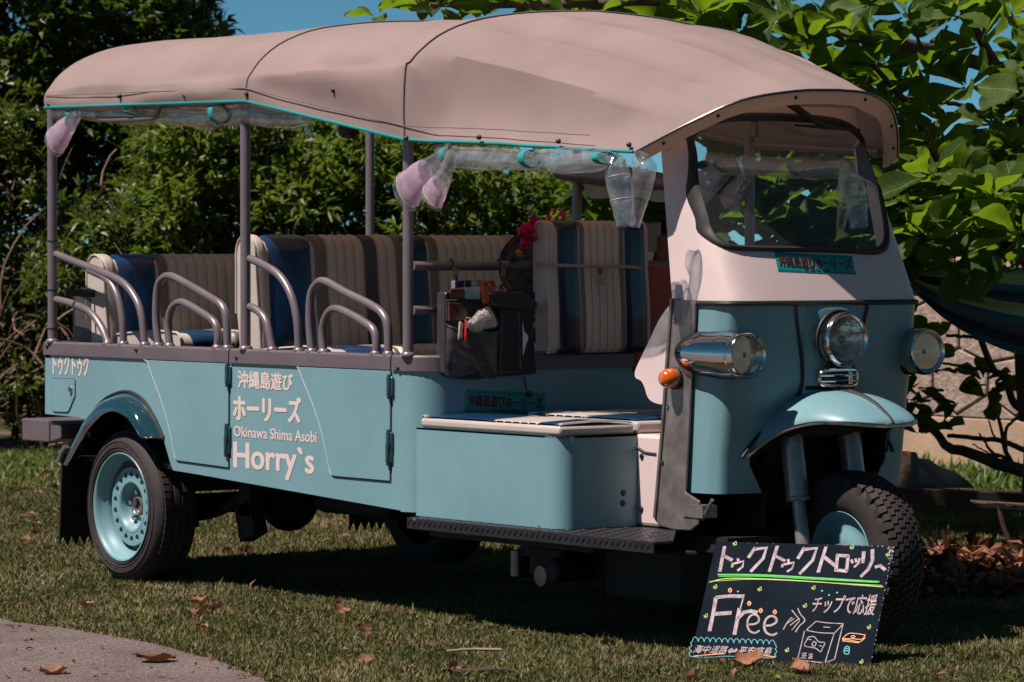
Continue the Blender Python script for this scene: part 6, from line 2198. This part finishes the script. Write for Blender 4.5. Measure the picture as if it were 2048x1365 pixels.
m_.grid(rows, True); tag(m_.build('dead_frond', M['bark'], None, smooth=50), 'dark shredded frond piece lying at the bottom edge of the lawn', 'frond')


def litter(name, pxs, size, mat, n_, up=.3, zj=.05):
    px = rng.uniform(*pxs[0], n_); py = rng.uniform(*pxs[1], n_)
    B = np.array([at(a, b, 'z', 0.0) for a, b in zip(px, py)])
    B[:, 2] = .008 + rng.random(n_) ** 2 * zj
    return leaf_mesh(name, mat, None, B, np.c_[rng.normal(0, 1, n_), rng.normal(0, 1, n_), rng.normal(.0, up, n_)], np.c_[rng.normal(0, .5, n_), rng.normal(0, .5, n_), np.ones(n_)],
                     rng.uniform(*size, n_), rng.uniform(*size, n_) * .45, rng.random(n_), .35, .25)


litter('leaf_litter', ((1838, 2080), (1128, 1205)), (.06, .13), M['dry_stuff'], 760, .5, .09)
litter('leaf_crumbs', ((-40, 2090), (960, 1365)), (.015, .045), M['dry_stuff'], 420, .3, .01)
litter('leaf_crumbs', ((0, 760), (905, 1090)), (.03, .08), M['dry_stuff'], 260, .4, .02)
n_ = 900                                                 # bits of straw in the turf
px, py = rng.uniform(-40, 2090, n_), rng.uniform(930, 1365, n_)
B = np.array([at(a, b, 'z', .014) for a, b in zip(px, py)])
ok = np.array([b[1] > path_edge(b[0]) for b in B])
B = B[ok]; n_ = len(B)
leaf_mesh('straw', M['straw'], None, B, np.c_[rng.normal(0, 1, n_), rng.normal(0, 1, n_), rng.normal(.05, .12, n_)], np.c_[np.zeros(n_), np.zeros(n_), np.ones(n_)], rng.uniform(.02, .10, n_), rng.uniform(.002, .004, n_), rng.random(n_), .2, .1)

# ================================================================== LARGE-LEAVED TREE AT THE RIGHT
def leaf_variant(seed):
    rr_ = random.Random(seed)
    m_ = 5
    T_ = [0, .05, .15, .3, .45, .6, .72, .83, .91, .965, 1.0]
    n_ = len(T_)
    fold_, droop, curl, wv = rr_.uniform(.10, .35), rr_.uniform(-.05, .35), rr_.uniform(-.2, .3), rr_.uniform(.02, .06)
    W = np.array([.018, .022, .075, .165, .235, .285, .300, .285, .235, .165, .06]) * rr_.uniform(.9, 1.15)
    vs_ = []
    for i, t in enumerate(T_):
        for q in np.linspace(-1, 1, m_):
            vs_.append((t - (.03 * abs(q) if t > .9 else 0), q * W[i], abs(q) * W[i] * fold_ * 2 - droop * t * t * .5 + curl * q * t * .12 + wv * math.sin(9 * t + 3 * q + seed)))
    fs = []
    for i in range(n_ - 1):
        for k in range(m_ - 1):
            a = i * m_ + k
            fs.append((a, a + 1, a + m_ + 1, a + m_))
    return np.array(vs_), fs


VAR = [leaf_variant(k) for k in range(6)]
tree = thing('sea_almond_tree', 'large leaved tree with glossy rounded leaves overhanging the cab at the right', 'tree')
LM = []
for k, (v, f) in enumerate(VAR):
    m_ = MB(); m_.add(v, f)
    o = m_.build('leaf', M['almond'], tree, smooth=180)
    LM.append(o.data)
    bpy.data.objects.remove(o)


def limb(pts, r0, r1, name='branch', n_=18, mat=None):
    m_ = MB()
    P = spline([atd(a, b, d) for a, b, d in pts], n_)
    P = [p + np.array([0, 0, .008 * noise.noise(Vector((i * .7, r0 * 90, 3)))]) for i, p in enumerate(P)]
    m_.tube(P, list(np.linspace(r0, r1, n_)), 8)
    return m_.build(name, mat or M['bark'], tree, smooth=60)


base = atd(2085, 506, 16.6); base[2] = 0
m_ = MB()
m_.tube(spline([base, base + [.02, 0, .6], base + [-.02, .02, 1.3], base + [.02, 0, 2.0], base + [-.03, .05, 2.9]], 22), list(np.linspace(.10, .05, 22)), 12)
m_.build('trunk', M['bark'], tree, smooth=60)
limb([(2085, 560, 16.6), (2000, 470, 16.0), (1890, 340, 15.4), (1830, 230, 15.0), (1745, 130, 14.8)], .030, .010)
limb([(2080, 330, 16.6), (2030, 200, 16.2), (1950, 60, 15.9), (1880, -60, 15.6)], .032, .014)
limb([(2085, 180, 16.6), (1900, 110, 15.8), (1700, 70, 15.2), (1480, 15, 14.9), (1250, 5, 14.7), (1000, 12, 14.6), (860, 10, 14.5)], .034, .008)
limb([(1480, 15, 14.9), (1440, 40, 14.9), (1400, 95, 15.0)], .012, .006)
limb([(1960, 235, 15.6), (1930, 215, 15.4), (1870, 200, 15.2), (1790, 195, 15.0)], .012, .007)
limb([(1830, 230, 15.0), (1855, 150, 15.0), (1830, 60, 15.0)], .012, .006)
limb([(2040, 340, 16.4), (1960, 310, 16.0), (1880, 300, 15.6)], .014, .006)
limb([(2085, 440, 16.6), (1900, 420, 17.5), (1700, 430, 18.0), (1480, 420, 18.2), (1240, 420, 18.4)], .03, .008)
# low bare branches in front of the wall
limb([(2110, 975, 17.6), (2048, 943, 17.6), (1996, 928, 17.6), (1938, 906, 17.7), (1893, 893, 17.7), (1867, 859, 17.8), (1827, 835, 17.8), (1800, 800, 17.8)], .034, .014)
limb([(2075, 850, 17.6), (2046, 822, 17.6), (2025, 801, 17.6), (2010, 756, 17.6), (1986, 738, 17.6), (1962, 680, 17.6), (1950, 640, 17.6)], .020, .014)
limb([(2070, 770, 17.5), (2038, 761, 17.6), (1983, 742, 17.6), (1930, 734, 17.6), (1885, 727, 17.6)], .014, .006)
limb([(2048, 900, 17.6), (2004, 883, 17.7), (1950, 876, 17.7), (1896, 872, 17.8)], .014, .010)
limb([(2025, 928, 17.6), (2010, 900, 17.6), (2004, 867, 17.6), (1994, 820, 17.6), (1991, 788, 17.6), (2000, 778, 17.6)], .012, .005)
limb([(2012, 905, 17.6), (2012, 860, 17.6), (2030, 840, 17.5), (2060, 822, 17.5)], .009, .006)
limb([(2020, 920, 17.6), (1985, 905, 17.6), (1970, 885, 17.5), (1958, 868, 17.5)], .009, .004)
limb([(2012, 917, 17.6), (1980, 908, 17.6), (1945, 889, 17.5)], .006, .003)
limb([(2005, 885, 17.6), (1988, 872, 17.6), (1980, 850, 17.6), (1976, 836, 17.6)], .006, .003)
limb([(1892, 672, 17.5), (1940, 674, 17.5), (1958, 678, 17.5)], .007, .010)
limb([(2052, 600, 17.2), (2044, 720, 17.3), (2050, 840, 17.4)], .035, .030)

ros = []                                                  # (px, py, depth, leaf length, leaves): rosettes at the twig ends
rt = random.Random(21)
near = [(1860, 352, 14.2, .19, 8), (1985, 392, 14.3, .20, 8), (1925, 372, 14.5, .18, 6), (1790, 400, 14.6, .17, 6), (2040, 470, 14.2, .20, 6), (1950, 455, 14.6, .18, 7), (1845, 470, 14.7, .18, 7),
        (2030, 395, 14.4, .19, 7), (1800, 225, 14.8, .18, 8), (1935, 175, 14.8, .19, 8), (1960, 90, 14.9, .18, 8), (1850, 150, 14.8, .17, 7), (1700, 60, 14.6, .18, 8), (1625, 90, 14.7, .18, 8), (1760, 130, 14.8, .17, 7),
        (1900, 30, 14.9, .19, 8), (2020, 30, 15, .19, 8), (1560, 30, 14.7, .18, 8), (1480, 60, 14.8, .17, 7), (1400, 30, 14.7, .18, 8), (1330, 50, 14.9, .17, 7), (1250, 8, 14.7, .18, 8), (1150, 15, 14.8, .17, 8),
        (1060, 5, 14.7, .18, 8), (960, 8, 14.6, .18, 8), (880, 15, 14.5, .17, 6), (840, 8, 14.5, .16, 5), (755, 32, 14.6, .11, 5), (1690, 150, 15, .18, 7), (1990, 250, 15.2, .17, 6), (1870, 285, 15, .17, 6), (1810, 30, 14.8, .18, 7), (1745, 10, 14.7, .18, 7)]
ros += near
for _ in range(70):                                       # dense mass over the roof line
    px = rt.uniform(800, 2090)
    py = rt.uniform(-130, np.interp(px, [800, 1000, 1300, 1500, 1700, 2090], [10, 25, 60, 110, 180, 160]))
    ros.append((px, py, rt.uniform(15, 17.8), rt.uniform(.15, .2), rt.randint(6, 9)))
for _ in range(85):                                       # behind the cab
    px = rt.uniform(1370, 1800); py = rt.uniform(300, 640)
    ros.append((px, py, rt.uniform(16.5, 19.0), rt.uniform(.16, .22), rt.randint(6, 9)))
for _ in range(34):
    px = rt.uniform(1760, 2090); py = rt.uniform(290, 540)
    ros.append((px, py, rt.uniform(15.2, 17.6), rt.uniform(.15, .2), rt.randint(6, 8)))
for _ in range(22):
    px = rt.uniform(1690, 1800); py = rt.uniform(110, 480)
    ros.append((px, py, rt.uniform(15.2, 18), rt.uniform(.15, .2), rt.randint(6, 8)))
for _ in range(16):
    px = rt.uniform(2030, 2110); py = rt.uniform(40, 480)
    ros.append((px, py, rt.uniform(15.2, 17), rt.uniform(.15, .2), rt.randint(6, 8)))
for _ in range(14):
    px = rt.uniform(1160, 1380); py = rt.uniform(385, 480)
    ros.append((px, py, rt.uniform(17.5, 19), rt.uniform(.15, .19), rt.randint(5, 8)))
for px, py in ((1830, 775), (1850, 800), (1862, 832), (1822, 840), (1842, 870), (1885, 850), (1835, 690), (1830, 720), (1968, 762), (1978, 800), (1985, 770), (1865, 690), (1815, 800), (1850, 745), (1812, 760)):
    ros.append((px, py, 17.6, .13, 4))
for px, py in ((1905, 500), (1955, 520), (1850, 510), (1990, 500), (1800, 520)):
    ros.append((px, py, 17.2, .15, 5))
for _ in range(230):                                      # unseen crown above, added to shade what hangs behind the cab
    ros.append((rt.uniform(700, 1600), rt.uniform(-900, -150), rt.uniform(16.2, 18.3), rt.uniform(.17, .23), 8))
placed, massV, massI, massT, off_ = 0, [], [], [], 0
for ri, (px, py, dep, ll, nl) in enumerate(ros):
    c_ = atd(px, py, dep)
    spin = rt.uniform(0, 6.28)
    ax_ = Vector((rt.gauss(0, .45), rt.gauss(-.25, .45), 1.0)).normalized()
    q = Vector((0, 0, 1)).rotation_difference(ax_)
    for k in range(nl):
        yaw = spin + k * 2.4
        el = rt.uniform(-.25, .75)
        R_ = q.to_matrix() @ Matrix.Rotation(yaw, 3, 'Z') @ Matrix.Rotation(-el, 3, 'Y') @ Matrix.Rotation(rt.gauss(0, .35), 3, 'X')
        s_ = ll * rt.uniform(.75, 1.12)
        vi = rt.randrange(6)
        start = Vector(c_) + R_ @ Vector((.018, 0, 0))
        if placed < 300:
            o = bpy.data.objects.new('leaf', LM[vi]); C.objects.link(o)
            o.parent = tree
            o.matrix_basis = Matrix.Translation(start) @ (R_ * s_).to_4x4()
            placed += 1
        else:
            v = VAR[vi][0] @ np.array(R_).T * s_ + np.array(start)
            massV.append(v)
            fa = np.array(VAR[vi][1])
            massI.append(np.concatenate([fa[:, [0, 1, 2]], fa[:, [0, 2, 3]]]).reshape(-1) + off_)
            off_ += len(v)
            massT.append(np.full(len(v), min(1, max(0, rt.gauss(.5, .25)))))
o = raw_mesh('foliage', M['almond_stuff'], tree, np.concatenate(massV), np.concatenate(massI), np.concatenate(massT))
o.data.shade_smooth()

# ================================================================== HAMMOCK AND ITS STAND
HD = 15.9
m = bpy.data.materials.new('striped_hammock_cloth'); m.use_nodes = True
N, L = m.node_tree.nodes, m.node_tree.links
p = N["Principled BSDF"]; p.inputs["Roughness"].default_value = .8
uvn = N.new("ShaderNodeTexCoord"); sp = N.new("ShaderNodeSeparateXYZ"); rp = N.new("ShaderNodeValToRGB")
rp.color_ramp.interpolation = 'CONSTANT'
els = [(0, (.02, .026, .035)), (.03, (.32, .37, .16)), (.24, (.05, .11, .17)), (.33, (.02, .024, .05)), (.42, (.0, .09, .10)), (.435, (.03, .025, .06)), (.455, (.32, .37, .16)), (.60, (.012, .09, .11)), (.63, (.05, .09, .14)), (.8, (.028, .024, .055)), (.92, (.016, .08, .10))]
rp.color_ramp.elements[0].color = (*els[0][1], 1)
rp.color_ramp.elements[1].position = els[1][0]; rp.color_ramp.elements[1].color = (*els[1][1], 1)
for a, c in els[2:]:
    e = rp.color_ramp.elements.new(a); e.color = (*c, 1)
L.new(uvn.outputs["UV"], sp.inputs[0]); L.new(sp.outputs[1], rp.inputs[0]); L.new(rp.outputs[0], p.inputs["Base Color"])
ham = thing('hammock', 'dark striped fabric hammock in navy and olive hanging behind the cab', 'hammock')
NU, NV = 30, 34
ev = []
rows = []
for i in range(NU):
    u = i / (NU - 1)
    px = lerp(1822, 2420, u)
    yt = np.interp(px, [1822, 1840, 1900, 1960, 2048, 2420], [545, 540, 536, 533, 537, 545])
    yb = np.interp(px, [1822, 1845, 1880, 1920, 1960, 2000, 2048, 2200, 2420], [578, 600, 632, 660, 680, 698, 712, 730, 740])
    row = []
    for j in range(NV):
        v = j / (NV - 1)
        wv = .030 * math.sin(v * 22 + u * 6) * (1 - u) ** .4 + .02 * noise.noise(Vector((u * 3, v * 9, 1)))
        d_ = HD - .20 * min(1, u * 2.4 + .06) * math.sin(math.pi * v * .9) + wv
        row.append(tuple(atd(px, lerp(yt, yb, v ** 1.15), d_)))
    rows.append(row)
m_ = MB(); m_.grid(rows)
cl = m_.build('cloth', m, ham, smooth=180)
uvl = cl.data.uv_layers.new(name='UVMap')
for lp in cl.data.loops:
    uvl.data[lp.index].uv = ((lp.vertex_index // NV) / (NU - 1), (lp.vertex_index % NV) / (NV - 1))
knot = atd(1790, 536, HD)
for j in range(0, NV, 3):
    g = MB(); g.tube([knot, lerp(knot, np.array(rows[0][j]), .6) + [0, 0, .004 * (j % 2)], np.array(rows[1][j])], .0042, 5)
    g.build('cord', M['rope'] if j % 2 else M['fabric_black'], ham)
g = MB(); g.tube([knot, knot + [-.02, -.06, .02]], .02, 8); g.build('knot', M['rope'], ham)
std = thing('hammock_stand', 'black steel beam of a hammock stand behind the front wheel', 'stand')
b0, b1 = atd(1780, 990, 15.4), atd(2180, 1010, 14.9)
ex = (b1 - b0) / 2; ed = np.cross(ex / np.linalg.norm(ex), [0, 0, 1])
m_ = MB(); m_.obox((b0 + b1) / 2, ex, ed * .03, np.array((0, 0, .034))); m_.build('beam', M['black_steel'], std, smooth=0, bevel=.004)
c0, c1 = atd(1942, 1003, 14.98), atd(2180, 1017, 14.72)
m_ = MB(); m_.tube([c0 + [0, 0, .0], c1], .0075, 8); m_.build('beam_edge', M['chrome'], std)
m_ = MB(); m_.prism([tuple(atd(a, b, 15.45)) for a, b in ((1818, 904), (1832, 905), (1836, 917), (1858, 919), (1880, 934), (1912, 945), (1930, 958), (1950, 976), (1818, 978))], tuple(VD * .04)); m_.build('bracket_plate', M['black_steel'], std, smooth=0, bevel=.003)
m_ = MB(); m_.prism([tuple(atd(a, b, 15.43)) for a, b in ((1786, 901), (1823, 904), (1823, 976), (1786, 975))], tuple(VD * .05)); m_.build('timber_block', M['timber'], std, smooth=0, bevel=.004)
m_ = MB(); m_.tube(spline([atd(a, b, 15.1) for a, b in ((1998, 1012), (2006, 1048), (2022, 1090), (2046, 1138), (2070, 1165))], 16), .010, 8); m_.build('bent_leg', M['rust'], std)
m_ = MB(); m_.tube(spline([b0, atd(1780, 800, 15.6), knot + [0, 0, -.02]], 14), .028, 10); m_.build('arm', M['black_steel'], std)
m_ = MB(); fb0 = atd(1785, 990, 15.4); m_.box((fb0[0] - .04, fb0[1] - .4, 0.0), (fb0[0] + .04, fb0[1] + .4, .06)); m_.tube([(fb0[0], fb0[1], .03), tuple(fb0)], .03, 8); m_.build('foot', M['black_steel'], std)
# teal cloth hung up far behind the cab
m_ = MB()
m_.grid([[tuple(atd(1782 + 66 * u, lerp(430, np.interp(u, [0, .45, .7, 1], [476, 484, 492, 512]), v), 19.5 + .03 * math.sin(u * 14))) for u in np.linspace(0, 1, 24)] for v in np.linspace(0, 1, 6)])
tag(m_.build('teal_cloth', M['strap'], None, smooth=180, solid=.004), 'bright teal cloth hanging far behind the windscreen corner', 'cloth')
